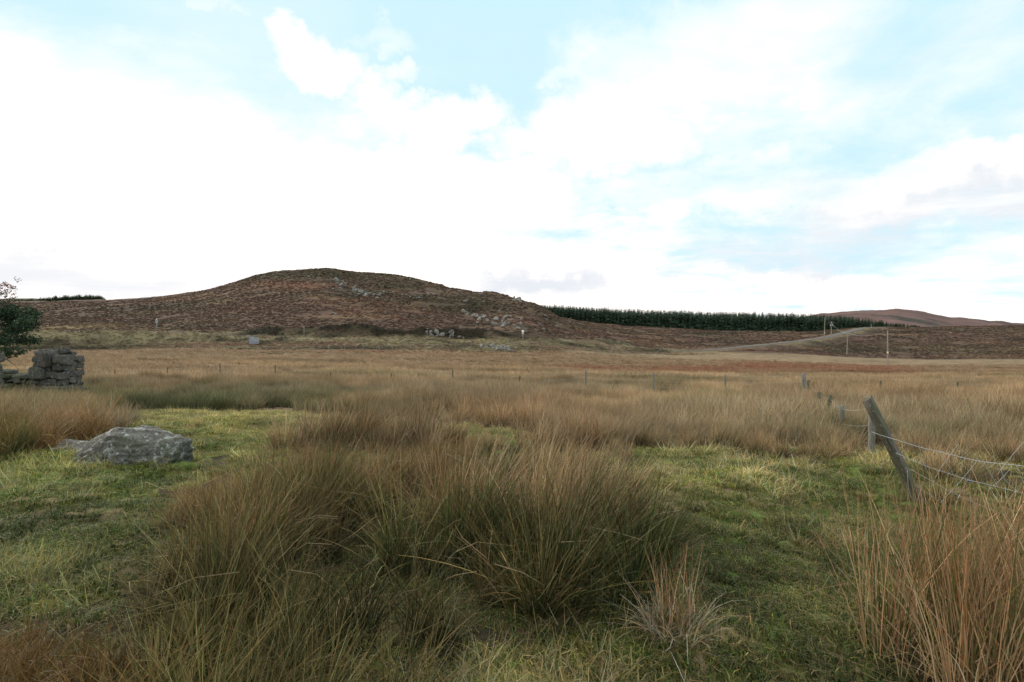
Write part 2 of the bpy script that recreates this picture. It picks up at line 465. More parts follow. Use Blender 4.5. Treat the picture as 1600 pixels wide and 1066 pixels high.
# ------------------------------------------------------------------ materials
def new_mat(name):
    m = bpy.data.materials.new(name); m.use_nodes = True
    N = NT(m.node_tree); b = N.n['Principled BSDF']; b.inputs['Specular IOR Level'].default_value = 0.25
    b.inputs['Roughness'].default_value = 0.85
    return m, N, b


def mat_land():
    m, N, b = new_mat('moorland_ground')
    at = N.new('ShaderNodeAttribute', attribute_name='Col')
    g = N.new('ShaderNodeNewGeometry'); P = g.outputs['Position']
    cd = N.vmath('LENGTH', P, out=1)
    fine = N.noise(P, 22.0, 5, .65); mid = N.noise(P, 2.4, 6, .65); big = N.noise(P, .45, 6, .65)
    k = N.math('ADD', N.math('MULTIPLY', N.ramp(fine, .25, .75, .0, .7), N.ramp(cd, 15, 50, 1, .2)), N.math('ADD', N.ramp(mid, .3, .7, .2, .8), N.math('MULTIPLY', N.ramp(big, .3, .7, -.3, .5), N.ramp(cd, 40, 130))))
    k = N.math('ADD', k, .15)
    k = N.math('ADD', N.math('MULTIPLY', k, N.ramp(cd, 60, 150, 1, .45)), N.ramp(cd, 60, 150, 0, .5))
    col = N.mix(1.0, at.outputs['Color'], k, 'MULTIPLY')
    # stronger contrast between heather clumps far off
    sp = N.noise(P, 1.1, 5, .7)
    col = N.mix(N.math('MULTIPLY', N.ramp(sp, .55, .68), N.ramp(cd, 100, 160, 0, .35)), col, (.035, .034, .02, 1))
    N.l.new(col, b.inputs['Base Color']); b.inputs['Roughness'].default_value = .95; b.inputs['Specular IOR Level'].default_value = .08
    hgt = N.math('ADD', N.math('MULTIPLY', fine, .03), N.math('ADD', N.math('MULTIPLY', mid, .1), N.math('MULTIPLY', big, N.ramp(cd, 40, 140, .05, .25))))
    bp = N.new('ShaderNodeBump'); N.l.new(hgt, bp.inputs['Height']); bp.inputs['Strength'].default_value = .8; bp.inputs['Distance'].default_value = 1.0
    N.l.new(bp.outputs[0], b.inputs['Normal'])
    return m


def mat_blades(name, use_tint=True, trans=.22, rough=.6):
    m, N, b = new_mat(name)
    at = N.new('ShaderNodeAttribute', attribute_name='Col')
    col = at.outputs['Color']
    if use_tint:
        ti = N.new('ShaderNodeAttribute', attribute_name='tint', attribute_type='INSTANCER')
        col = N.mix(1.0, col, ti.outputs['Color'], 'MULTIPLY')
    N.l.new(col, b.inputs['Base Color']); b.inputs['Roughness'].default_value = rough
    b.inputs['Specular IOR Level'].default_value = .3
    tr = N.new('ShaderNodeBsdfTranslucent'); N.l.new(col, tr.inputs[0])
    mx = N.new('ShaderNodeMixShader'); mx.inputs[0].default_value = trans
    N.l.new(b.outputs[0], mx.inputs[1]); N.l.new(tr.outputs[0], mx.inputs[2])
    N.l.new(mx.outputs[0], N.n['Material Output'].inputs['Surface'])
    return m


def mat_rock(name, base=(.19, .2, .2), lichen=(.55, .57, .58), moss=0.3, scale=1.0, light=0.5):
    m, N, b = new_mat(name)
    tc = N.new('ShaderNodeTexCoord'); P = tc.outputs['Object']
    a1 = N.noise(P, 3.0 * scale, 6, .65); a2 = N.noise(P, 9.0 * scale, 6, .7, .4); a3 = N.noise(P, 30 * scale, 4, .7)
    a4 = N.noise(P, 5.0 * scale, 5, .7, .6)
    c = N.mix(N.ramp(a1, .3, .7), C4(base, .45), C4(base, 1.15))
    c = N.mix(N.ramp(a3, .35, .7, 0, .5), c, C4(base, 1.9))
    c = N.mix(N.ramp(a3, .3, .5, .55, 0), c, C4(base, .25))
    c = N.mix(N.math('MULTIPLY', N.ramp(a2, .50, .66, 0, light), N.ramp(a3, .35, .6, .25, 1)), c, C4(lichen))
    c = N.mix(N.ramp(a4, .52, .68, 0, .85), c, C4((.03, .035, .03)))
    g = N.new('ShaderNodeNewGeometry'); sx = N.new('ShaderNodeSeparateXYZ'); N.l.new(g.outputs['Normal'], sx.inputs[0])
    ms = N.math('MULTIPLY', N.ramp(N.noise(P, 4 * scale, 4, .6), .48, .62), moss)
    c = N.mix(ms, c, (.075, .095, .03, 1))
    N.l.new(c, b.inputs['Base Color'])
    hgt = N.math('ADD', N.math('MULTIPLY', a1, .5), N.math('ADD', N.math('MULTIPLY', a2, .35), N.math('MULTIPLY', a3, .2)))
    bp = N.new('ShaderNodeBump'); N.l.new(hgt, bp.inputs['Height']); bp.inputs['Strength'].default_value = .9; bp.inputs['Distance'].default_value = .06 / scale
    N.l.new(bp.outputs[0], b.inputs['Normal']); b.inputs['Roughness'].default_value = .9
    return m


def mat_wood(name, a=(.22, .19, .15), bcol=(.07, .06, .05), green=.4):
    m, N, b = new_mat(name)
    tc = N.new('ShaderNodeTexCoord'); P = tc.outputs['Object']
    mp = N.new('ShaderNodeMapping'); N.l.new(P, mp.inputs[0]); mp.inputs['Scale'].default_value = (1, 1, .06)
    g = N.noise(mp.outputs[0], 90, 5, .7, .3)
    p2 = N.noise(P, 9, 5, .65); p3 = N.noise(P, 26, 4, .7)
    c = N.mix(N.ramp(g, .35, .65), C4(bcol), C4(a))
    c = N.mix(N.math('MULTIPLY', N.ramp(p2, .4, .6), green), c, (.10, .12, .045, 1))
    c = N.mix(N.ramp(p3, .57, .66, 0, .7), c, (.36, .38, .33, 1))
    N.l.new(c, b.inputs['Base Color'])
    bp = N.new('ShaderNodeBump'); N.l.new(N.math('ADD', g, N.math('MULTIPLY', p3, .6)), bp.inputs['Height']); bp.inputs['Strength'].default_value = .8; bp.inputs['Distance'].default_value = .006
    N.l.new(bp.outputs[0], b.inputs['Normal'])
    return m


def mat_plain(name, c, rough=.7, metal=0, var=.3, scale=8):
    m, N, b = new_mat(name)
    tc = N.new('ShaderNodeTexCoord'); n = N.noise(tc.outputs['Object'], scale, 5, .65)
    N.l.new(N.mix(N.ramp(n, .3, .7), C4(c, 1 - var), C4(c, 1 + var)), b.inputs['Base Color'])
    b.inputs['Roughness'].default_value = rough; b.inputs['Metallic'].default_value = metal
    return m


M_land = mat_land()
M_rush = mat_blades('rush_stems', True, .12); M_rush_own = mat_blades('rush_stems_clump', False, .12)
M_grass = mat_blades('short_grass', True, .25); M_heather = mat_blades('heather_sprigs', True, .1, .85)
M_needle = mat_blades('spruce_needles', False, .08, .8); M_needle_t = mat_blades('spruce_needles_far', True, .08, .8)
M_leaf = mat_blades('holly_leaves', False, .15, .6)
M_rock = mat_rock('lichened_rock', base=(.15, .137, .118), lichen=(.70, .69, .66), moss=.35, scale=1.1, light=1.0)
M_crag = mat_rock('pale_hill_rock', base=(.27, .245, .22), lichen=(.58, .55, .50), moss=.25, scale=.35, light=.6)
M_stone = mat_rock('wall_stone', base=(.115, .10, .088), lichen=(.38, .37, .35), moss=.4, scale=1.0, light=.55)
M_post = mat_wood('weathered_post'); M_post_g = mat_wood('pale_grey_post', (.33, .31, .28), (.15, .135, .12), .25)
M_post_d = mat_wood('dark_mossy_post', (.16, .135, .09), (.05, .04, .03), .6)
M_pole = mat_wood('pole_timber', (.42, .36, .29), (.26, .2, .15), .05)
M_bark = mat_wood('bark', (.17, .15, .13), (.06, .05, .04), .4)
M_wire = mat_plain('galvanised_wire', (.58, .57, .56), .5, .1, .25, 30)
M_white = mat_plain('white_sign_paint', (.8, .8, .8), .5, 0, .08)
M_signgrey = mat_plain('sign_back_grey', (.42, .45, .46), .5, .2, .1)
M_conc = mat_plain('grey_panel', (.30, .31, .34), .8, 0, .3, 3)
M_asph = mat_plain('asphalt', (.15, .135, .125), .9, 0, .2, .8)
M_ins = mat_plain('insulator', (.12, .1, .09), .4)
M_blue = mat_plain('blue_twine', (.05, .16, .4), .6)

# ------------------------------------------------------------------ terrain
def build_land():
    pc = np.concatenate([np.linspace(-900, -120, 60, endpoint=False), np.linspace(-120, 1720, 560, endpoint=False), np.linspace(1720, 2500, 61)])
    ya = np.linspace(-10, 1.6, 24, endpoint=False); yb = np.linspace(1.6, 6, 150, endpoint=False)
    yc = np.exp(np.linspace(math.log(6), math.log(120), 250, endpoint=False))
    yd = np.exp(np.linspace(math.log(120), math.log(560), 260, endpoint=False))
    ye = np.exp(np.linspace(math.log(560), math.log(6500), 30))
    Y = np.concatenate([ya, yb, yc, yd, ye])
    PX, YY = np.meshgrid(pc, Y)
    X = (PX - CX) / F * np.maximum(YY, 6.0)
    Z = H(X, YY)
    Z = np.where(YY > 700, lerp(Z, -4.0, sstep(700, 1100, YY)), Z)
    col = land_colour(X, YY, Z)
    V = np.stack([X, YY, Z], -1).reshape(-1, 3)
    nr, nc = PX.shape
    i = np.arange(nr - 1)[:, None] * nc + np.arange(nc - 1)[None, :]
    Q = np.stack([i, i + 1, i + nc + 1, i + nc], -1).reshape(-1, 4)
    me = mesh_np('moorland', V, Q, [M_land], col.reshape(-1, 3), True)
    o = link('ground', me); tag(o, kind='structure')


build_land()


def build_far_hills():
    """distant heather hills on the right skyline"""
    def ridge(cols, rows, Y0, Y1, yfront, name, colr):
        px = np.linspace(cols[0], cols[-1], 260); r = np.interp(px, cols, rows)
        r = r + .55 * fbm(px, px * 0, 22, 4, .55, 7)
        ts = np.linspace(0, 1, 50)
        T, PXX = np.meshgrid(ts, px, indexing='ij')
        Yc = Y1 + 60 * fbm(PXX, PXX * 0, 120, 2, .5, 3)
        YY = lerp(yfront, Yc, T)
        zc = EYE - (np.broadcast_to(r, T.shape) - HZ) / F * Yc
        Z = lerp(-6.0, zc, np.sin(T * math.pi / 2) ** 1.1)
        X = (PXX - CX) / F * YY
        Z = Z + 5 * fbm(X, YY, 110, 4, .55, 77) * T * (1 - T) * 3
        # back side
        Tb = np.linspace(0, 1, 8)[1:]
        Xb, Yb, Zb = [], [], []
        for t in Tb:
            Xb.append(X[-1] * (1 + t * .35)); Yb.append(YY[-1] * (1 + t * .35)); Zb.append(lerp(Z[-1], -6, t * t))
        X = np.vstack([X] + Xb); YY = np.vstack([YY] + Yb); Z = np.vstack([Z] + Zb)
        n3 = fbm(X, YY, 90, 5, .6, 5); n4 = fbm(X, YY * .5, 60, 5, .6, 15)
        c = np.broadcast_to(np.array(colr), X.shape + (3,)) * (1 + .35 * n3)[..., None]
        c = c + (np.array([.05, .055, .04]) - c) * (sstep(.1, .7, n4) * .8)[..., None]
        V = np.stack([X, YY, Z], -1).reshape(-1, 3); nr, nc = X.shape
        i = np.arange(nr - 1)[:, None] * nc + np.arange(nc - 1)[None, :]
        Q = np.stack([i, i + 1, i + nc + 1, i + nc], -1).reshape(-1, 4)
        o = link(name, mesh_np(name, V, Q, [M_land], c.reshape(-1, 3), True)); tag(o, kind='structure')
    ridge([1180, 1280, 1310, 1350, 1380, 1400, 1425, 1445, 1465, 1485, 1500, 1527, 1545, 1565, 1580, 1600, 1700, 1900], [512, 491, 489, 486, 486.5, 485, 487, 489, 494, 497, 496.5, 499, 502, 502, 505, 506, 510, 516],
          900, 1300, 620, 'hills', (.19, .115, .10))
    ridge([-700, -300, 0, 60, 120, 165, 260], [474, 470, 467.5, 467, 469, 473, 480], 700, 800, 600, 'hills', (.10, .085, .06))


build_far_hills()


def build_road():
    P = RS; n = len(P); hw = 1.7
    t = np.gradient(P[:, :2], axis=0); t /= np.linalg.norm(t, axis=1)[:, None]
    nrm = np.stack([-t[:, 1], t[:, 0]], 1)
    V = []
    for i in range(n):
        for s in (-1, -.5, 0, .5, 1):
            q = P[i, :2] + nrm[i] * hw * s; V.append((q[0], q[1], P[i, 2] + .10 + .04 * (1 - abs(s))))
    V = np.array(V); i = np.arange(n - 1)[:, None] * 5 + np.arange(4)[None, :]
    Q = np.stack([i, i + 5, i + 6, i + 1], -1).reshape(-1, 4)
    tag(link('road', mesh_np('road', V, Q, [M_asph], smooth=True)), kind='structure')


build_road()


# ------------------------------------------------------------------ scattering (one 'stuff' object per kind)
def gn_scatter(name, protos, P, rot, scl, idx, tint):
    me = bpy.data.meshes.new(name); n = len(P)
    me.vertices.add(n); me.vertices.foreach_set('co', np.asarray(P, np.float32).ravel())
    for nm, ty, arr, key in (('rot', 'FLOAT_VECTOR', rot, 'vector'), ('scl', 'FLOAT_VECTOR', scl, 'vector'), ('idx', 'INT', idx, 'value')):
        a = me.attributes.new(nm, ty, 'POINT'); a.data.foreach_set(key, np.asarray(arr, np.int32 if ty == 'INT' else np.float32).ravel())
    a = me.attributes.new('tint', 'FLOAT_COLOR', 'POINT'); c4 = np.ones((n, 4), np.float32); c4[:, :3] = tint; a.data.foreach_set('color', c4.ravel())
    o = link(name, me)
    g = bpy.data.node_groups.new(name + '_scatter', 'GeometryNodeTree')
    g.interface.new_socket('Geometry', in_out='INPUT', socket_type='NodeSocketGeometry')
    g.interface.new_socket('Geometry', in_out='OUTPUT', socket_type='NodeSocketGeometry')
    N = g.nodes; L = g.links
    gi = N.new('NodeGroupInput'); go = N.new('NodeGroupOutput'); ip = N.new('GeometryNodeInstanceOnPoints'); jo = N.new('GeometryNodeJoinGeometry')
    for p in protos:
        oi = N.new('GeometryNodeObjectInfo'); oi.inputs[0].default_value = p; oi.inputs['As Instance'].default_value = True
        L.new(oi.outputs['Geometry'], jo.inputs[0])
    def na(nm, ty):
        k = N.new('GeometryNodeInputNamedAttribute'); k.data_type = ty; k.inputs[0].default_value = nm; return k.outputs[0]
    e2r = N.new('FunctionNodeEulerToRotation'); L.new(na('rot', 'FLOAT_VECTOR'), e2r.inputs[0])
    L.new(gi.outputs[0], ip.inputs['Points']); L.new(jo.outputs[0], ip.inputs['Instance']); ip.inputs['Pick Instance'].default_value = True
    L.new(na('idx', 'INT'), ip.inputs['Instance Index']); L.new(e2r.outputs[0], ip.inputs['Rotation']); L.new(na('scl', 'FLOAT_VECTOR'), ip.inputs['Scale'])
    L.new(ip.outputs[0], go.inputs[0])
    md = o.modifiers.new('scatter', 'NODES'); md.node_group = g
    tag(o, kind='stuff')
    return o


def euler_lean(n, lean_x, lean_y):
    """euler for: random turn about z, then tilt toward +x/+y by the given angles"""
    out = np.zeros((n, 3)); th = rng.random(n) * 2 * math.pi
    for i in range(n):
        m = Euler((0, 0, th[i])).to_matrix()
        m = Euler((-lean_y[i], lean_x[i], 0)).to_matrix() @ m
        out[i] = m.to_euler()
    return out


# blade palettes (albedo)
S_STRAW, S_TAN, S_ORNG, S_GREEN, S_DGREEN, S_GREY = c_(.56, .40, .22), c_(.40, .25, .125), c_(.36, .17, .075), c_(.12, .135, .04), c_(.05, .07, .025), c_(.42, .38, .30)


def blades(rs, n, rad, l0, l1, splay, curve, w0, seg, pal, kink=.08, base_dark=.55, tipc=None, lean=0.0, tipmix=.8, root=None, sag=0.0, flat=False, greenbase=0.0):
    """n ribbon blades rooted in a disk: returns V, Q, T, colour"""
    r = rad * np.sqrt(rs.random(n)); a = rs.random(n) * 2 * math.pi
    bx, by = r * np.cos(a), r * np.sin(a)
    if root is not None: bx, by = bx + root[:, 0], by + root[:, 1]
    L = l0 + (l1 - l0) * rs.random(n) ** .8
    az = a + rs.normal(0, 1.1, n); tilt = np.abs(rs.normal(0, splay, n)) * (.45 + .8 * r / rad) + .02
    if flat: tilt = np.clip(rs.normal(1.15, .3, n), .2, 1.6); az = rs.random(n) * 2 * math.pi
    cv = rs.normal(curve, curve * .6 + .02, n)
    kk = rs.random(n) < kink; kt = .35 + .5 * rs.random(n); ka = rs.uniform(.6, 2.0, n)
    kaz = az + rs.normal(0, .8, n)
    t = np.linspace(0, 1, seg + 1)
    p = np.zeros((n, seg + 1, 3)); p[:, 0, 0] = bx; p[:, 0, 1] = by; p[:, 0, 2] = -.02
    dirs = np.zeros((n, seg + 1, 3))
    for j in range(seg + 1):
        tj = tilt + cv * t[j] ** 1.5 * (1 + sag * t[j]); azj = az.copy()
        m = kk & (t[j] > kt)
        tj = np.where(m, tj + ka, tj); azj = np.where(m, kaz, azj)
        dx = np.sin(tj) * np.cos(azj) + lean * (.3 + t[j]) ; dy = np.sin(tj) * np.sin(azj); dz = np.cos(tj)
        d = np.stack([dx, dy, dz], 1); d /= np.linalg.norm(d, axis=1)[:, None]; dirs[:, j] = d
        if j: p[:, j] = p[:, j - 1] + d * (L / seg)[:, None]
    p[:, 1:, 2] = np.maximum(p[:, 1:, 2], .005 + .02 * rs.random((n, 1)))
    wa = rs.random(n) * 2 * math.pi; wv = np.stack([np.cos(wa), np.sin(wa), np.zeros(n)], 1)
    wid = w0 * (.7 + .6 * rs.random(n))[:, None] * (1 - .75 * t ** 2)[None, :]
    A = p - wv[:, None, :] * wid[..., None] * .5; B = p + wv[:, None, :] * wid[..., None] * .5
    V = np.stack([A, B], 2).reshape(-1, 3)
    base = (np.arange(n) * (seg + 1) * 2)[:, None] + (np.arange(seg) * 2)[None, :]
    Q = np.stack([base, base + 1, base + 3, base + 2], -1).reshape(-1, 4)
    names = list(pal); ws = np.array([pal[k][1] for k in names]); ws = ws / ws.sum()
    ch = rs.choice(len(names), n, p=ws); cols = np.stack([pal[k][0] for k in names])[ch]
    cols = cols * np.exp(rs.normal(-.03, .3, (n, 1))) * (1 + rs.normal(0, .05, (n, 3)))
    tt = t[None, :, None]
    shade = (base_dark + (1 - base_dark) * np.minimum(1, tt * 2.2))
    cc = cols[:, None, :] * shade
    if greenbase: gb = np.clip(1 - tt / rs.uniform(.4, 1.05, (n, 1, 1)), 0, 1) * greenbase; cc = cc * (1 - gb) + c_(.062, .072, .028) * gb
    if tipc is not None:
        tm = np.clip((tt - .45) / .55, 0, 1) * tipmix * rs.random((n, 1, 1))
        cc = cc * (1 - tm) + tipc * tm
    cc = np.repeat(cc[:, :, None, :], 2, 2).reshape(-1, 3)
    return V, Q, np.clip(cc, .005, .9)


def proto(name, parts, mat):
    V = np.concatenate([p[0] for p in parts]); off = 0; Qs = []
    for p in parts: Qs.append(p[1] + off); off += len(p[0])
    C = np.concatenate([p[2] for p in parts])
    me = mesh_np(name, V, np.concatenate(Qs), [mat], C)
    return bpy.data.objects.new(name, me)


def pal(**k):
    d = dict(s=S_STRAW, t=S_TAN, o=S_ORNG, g=S_GREEN, d=S_DGREEN, y=S_GREY)
    return {a: (d[a], w) for a, w in k.items()}


def make_rush_protos(kind, n):
    out = []
    for i in range(n):
        rs = np.random.default_rng(100 + i * 7 + {'near': 0, 'mid': 50, 'far': 90, 'brown': 130}[kind])
        if kind == 'near':
            gi = i % 3
            if gi == 0: p1 = pal(s=.2, t=.32, o=.22, g=.2, d=.06)
            elif gi == 1: p1 = pal(s=.1, t=.16, o=.08, g=.46, d=.2)
            else: p1 = pal(s=.25, t=.38, o=.16, g=.12, y=.09)
            sp = (.2, .3, .42)[(i // 3) % 3]
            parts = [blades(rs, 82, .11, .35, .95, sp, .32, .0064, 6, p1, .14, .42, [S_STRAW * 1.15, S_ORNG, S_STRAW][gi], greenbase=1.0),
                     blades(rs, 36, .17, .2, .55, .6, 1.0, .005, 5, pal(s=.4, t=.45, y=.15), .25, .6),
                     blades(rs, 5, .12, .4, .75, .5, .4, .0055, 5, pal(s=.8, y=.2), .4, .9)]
        elif kind == 'brown':
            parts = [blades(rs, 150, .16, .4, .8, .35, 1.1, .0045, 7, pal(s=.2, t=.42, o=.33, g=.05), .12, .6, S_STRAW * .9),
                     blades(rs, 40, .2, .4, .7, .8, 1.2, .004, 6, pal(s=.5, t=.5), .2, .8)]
        elif kind == 'mid':
            p1 = [pal(s=.28, t=.42, o=.14, g=.13, d=.03), pal(s=.22, t=.34, o=.1, g=.27, d=.07), pal(s=.38, t=.4, o=.1, y=.08, g=.04)][i % 3]
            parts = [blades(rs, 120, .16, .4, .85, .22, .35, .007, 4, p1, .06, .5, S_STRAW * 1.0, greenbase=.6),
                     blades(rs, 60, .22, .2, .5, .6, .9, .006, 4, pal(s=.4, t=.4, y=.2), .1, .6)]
        else:
            p1 = [pal(s=.35, t=.45, o=.14, g=.06), pal(s=.3, t=.42, o=.1, g=.18), pal(s=.45, t=.4, y=.15)][i % 3]
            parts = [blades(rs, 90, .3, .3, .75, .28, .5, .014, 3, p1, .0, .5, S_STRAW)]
        out.append(proto('rush_tuft_' + kind, parts, M_rush))
    return out


R_NEAR = make_rush_protos('near', 9); R_BROWN = make_rush_protos('brown', 4); R_MID = make_rush_protos('mid', 9); R_FAR = make_rush_protos('far', 6)


def grid_pts(y0, y1, sp, pxlo=-140, pxhi=1740, ratio=1.0):
    """jittered grid of ground points between two depths, within the columns that can be seen"""
    ys = np.arange(y0, y1, sp * ratio); P = []
    for y in ys:
        x0 = W(pxlo, max(y, 3)); x1 = W(pxhi, max(y, 3)); n = int((x1 - x0) / sp)
        if n < 1: continue
        x = x0 + (np.arange(n) + rng.random(n)) * sp
        P.append(np.stack([x, y + (rng.random(n) - .5) * sp * 1.3 * ratio], 1))
    P = np.concatenate(P); return P[:, 0], P[:, 1]


def in_boulder(x, y): return (((x + 4.78) / .78) ** 2 + ((y - 7.45) / .48) ** 2 < 1) | (((x + 5.85) / .3) ** 2 + ((y - 7.9) / .22) ** 2 < 1)


def in_ruin(x, y): return (np.abs(x - W(93, 22)) < .98) & (np.abs(y - 22.2) < .7)


def finish(name, protos, x, y, zoff, lean0, lean_sd, s0, s1, tint, sxy=1.0, idx=None, leany=0.0):
    n = len(x); z = H(x, y) + zoff
    lx = lean0 + lean_sd * rng.normal(size=n); ly = leany + lean_sd * rng.normal(size=n)
    rot = euler_lean(n, lx, ly); s = s0 + (s1 - s0) * rng.random(n) if np.isscalar(s0) else s0
    scl = np.stack([s * sxy, s * sxy, s], 1)
    if idx is None: idx = rng.integers(0, len(protos), n)
    return gn_scatter(name, protos, np.stack([x, y, z], 1), rot, scl, idx, tint)


def scatter_rushes():
    # foreground rush bed
    x, y = grid_pts(2.1, 9.2, .165)
    z = H(x, y); lm = lawn_mask(x, y, z); px, row = pix(x, y, z)
    left = inpoly(px, row, [(-900, 690), (150, 650), (190, 668), (150, 696), (60, 716), (-900, 736)])
    brown = left | inpoly(px, row, [(-900, 985), (60, 960), (190, 960), (235, 1100), (200, 1500), (-2000, 1500)])
    gap = fbm(x, y, .62, 2, .5, 19) + .25 * fbm(x, y, 1.9, 2, .5, 519)
    dens = sstep(-.30, .05, gap)
    hole = np.exp(-(((px - 612) / 60) ** 2 + ((row - 850) / 60) ** 2)) + np.exp(-(((px - 650) / 60) ** 2 + ((row - 1080) / 60) ** 2)) * .8 + np.exp(-(((px - 330) / 50) ** 2 + ((row - 980) / 60) ** 2)) * .6 + np.exp(-(((px - 900) / 70) ** 2 + ((row - 960) / 40) ** 2)) * .6
    k = (~lm) & (rng.random(len(x)) < .8 * dens * np.clip(1 - hole, 0.05, 1)) & ~in_boulder(x, y) & ((y > 2.3) | (np.abs(x) > .5))
    k &= ~((px > 1340) & (px < 1392) & (row > 690))
    k &= ~((px > 1250) & (row > 900))            # the tall clump there is built by itself
    edge = sstep(0, .5, gap)
    h = (.78 + .34 * rng.random(len(x))) * (.76 + .42 * edge)
    h = h * (.72 + .38 * rng.random(len(x)))
    lim = np.interp(px, [-400, 110, 165, 185, 225, 300, 380, 480, 620, 760, 900, 985, 1060, 1100, 1130, 1200, 1300],
                    [945, 935, 900, 850, 790, 745, 712, 690, 690, 680, 690, 715, 790, 830, 1000, 1060, 1066]) + rng.normal(0, 8, len(x))
    h = np.where(y < 2.9, np.minimum(h, .56 + .14 * rng.random(len(x))), h)
    cap = (EYE - (lim - HZ) / F * y) - z
    left2 = left | ((px > 955) & (row < 765)) | (row < 700)
    k &= left2 | (cap > .26)
    h = np.where((px > 940) & (row < 775), np.minimum(h, .40 + .12 * rng.random(len(x))), h)
    h = np.where(left2, h, np.minimum(h, cap / .86))
    tn = fbm(x, y, 1.4, 3, .5, 29)
    base = np.stack([np.full_like(x, .9), np.full_like(x, .9), np.full_like(x, .88)], 1) * (1 + .18 * tn)[:, None]
    green = np.clip(sstep(-.15, .45, fbm(x, y, 1.1, 3, .5, 39)) + .65 * sstep(4.1, 3.0, y) + .6 * np.exp(-(((px - 470) / 110) ** 2 + ((row - 900) / 90) ** 2)), 0, 1)
    rt = (px > 940) & (row < 770); green = np.where(rt, 0, green)
    base = base * np.where(rt[:, None], np.array([1.22, 1.2, 1.2]), np.array([.90, .82, .70])) * (.72 + .40 * edge)[:, None] * (1 - green[:, None] * np.array([.46, .20, .36])) * (.6 + .6 * rng.random((len(x), 1)))
    a = k & ~brown
    na_ = int(a.sum()); gsel = rng.random(na_) < green[a] * .8
    ix = np.where(gsel, rng.choice([1, 4, 7], na_), rng.choice([0, 2, 3, 5, 6, 8, 0, 3, 6, 1], na_))
    finish('rush_bed', R_NEAR, x[a], y[a], 0, .20, .24, h[a] * .95, h[a], base[a], 1.05, idx=ix)
    b = k & brown
    finish('withered_rushes', R_BROWN + R_NEAR[2:3], x[b], y[b], 0, -.04, .16, h[b] * .95, h[b], base[b] * np.where(left[b][:, None], np.array([1.05, .98, .88]), np.array([1.0, .74, .54])), 1.05)
    # field rushes, three belts
    x, y = grid_pts(8.6, 34, .30); z = H(x, y); lm = lawn_mask(x, y, z); px, row = pix(x, y, z)
    gap = fbm(x, y, 2.0, 3, .55, 49)
    k = (~lm) & (rng.random(len(x)) < sstep(-.75, -.2, gap)) & ~in_ruin(x, y) & ~((px > 1340) & (px < 1392) & (row > 690))
    h = (.62 + .3 * rng.random(len(x))) * (.85 + .25 * gap)
    h = np.where((px > 950) & (y < 11), h * .8, h)
    dk = np.exp(-(((row - 640) / 26) ** 2)) * sstep(560, 450, px) + np.exp(-(((px - 590) / 70) ** 2 + ((row - 655) / 18) ** 2)) * .9 + np.exp(-(((px - 1040) / 40) ** 2 + ((row - 642) / 10) ** 2)) * .8
    dk = dk * (.35 + .65 * sstep(-.3, .4, fbm(x, y, 2.2, 3, .5, 159))); dk = np.clip(dk + .35 * sstep(.2, .8, fbm(x, y, 3.5, 3, .5, 59)), 0, 1)[:, None]
    warm = fbm(x, y, 5, 3, .5, 69)[:, None]
    t = np.array([.98, .98, 1.02]) * (1 + .12 * warm * np.array([1.2, .6, .2])) * (1 - dk * np.array([.52, .38, .52]))
    t = t * np.where(px < 900, .92, 1.06)[:, None] * np.clip(1 + .32 * fbm(x * .7, y, 1.5, 3, .6, 611), .5, 1.6)[:, None]
    h = h * np.clip(1 + .25 * fbm(x, y, 1.2, 2, .5, 621), .6, 1.4)
    finish('field_rushes', R_MID, x[k], y[k], 0, .24, .12, h[k], h[k], t[k], 1.15)
    x, y = grid_pts(33, 104, .62); z = H(x, y); px, row = pix(x, y, z)
    gap = fbm(x, y, 4.0, 3, .55, 79)
    thin = sstep(104, 52, y); 
    rustz = sstep(583, 575, row + 3 * fbm(x * .4, y, 6, 3, .5, 44)) * sstep(840, 930, px)
    k = (rng.random(len(x)) < sstep(-.9, -.1, gap) * (.12 + .88 * thin)) & (rng.random(len(x)) > rustz * .9)
    h = (.55 + .3 * rng.random(len(x))) * (.65 + .35 * thin)
    warm = fbm(x, y, 9, 3, .5, 89)[:, None]; dk = sstep(.2, .8, fbm(x * .4, y, 5, 3, .5, 99))[:, None]
    t = np.array([1.0, 1.0, 1.06]) * (1 + .12 * warm) * (1 - dk * np.array([.4, .3, .42])) * np.clip(1 + .34 * fbm(x * .5, y, 3.0, 3, .6, 411), .5, 1.6)[:, None]
    cf = land_colour(x, y, z) / np.array([.36, .27, .16]); t = lerp(t, cf * (1 + .15 * rng.normal(size=(len(x), 1))), sstep(50, 72, y)[:, None]); t = np.clip(t, .02, 2)
    finish('field_grass', R_FAR, x[k], y[k], 0, .24, .12, h[k], h[k], t[k], 1.15)
    x, y = grid_pts(70, 168, .85); z = H(x, y)
    c = land_colour(x, y, z); k = rng.random(len(x)) < .8
    dd, _, sd_ = road_near(x, y); k &= (y < 134) | ((dd < 15) & (sd_ < 0)) | (dd < 7)
    t = c / np.array([.36, .26, .14]) * 1.0 * (1 + .15 * rng.normal(size=(len(x), 1)))
    d, _, _ = road_near(x, y); k &= d > 2.5
    h = .35 + .3 * rng.random(len(x))
    finish('rough_grass', R_FAR, x[k], y[k], 0, .2, .15, h[k], h[k], np.clip(t[k], .02, 2), 1.9)


scatter_rushes()


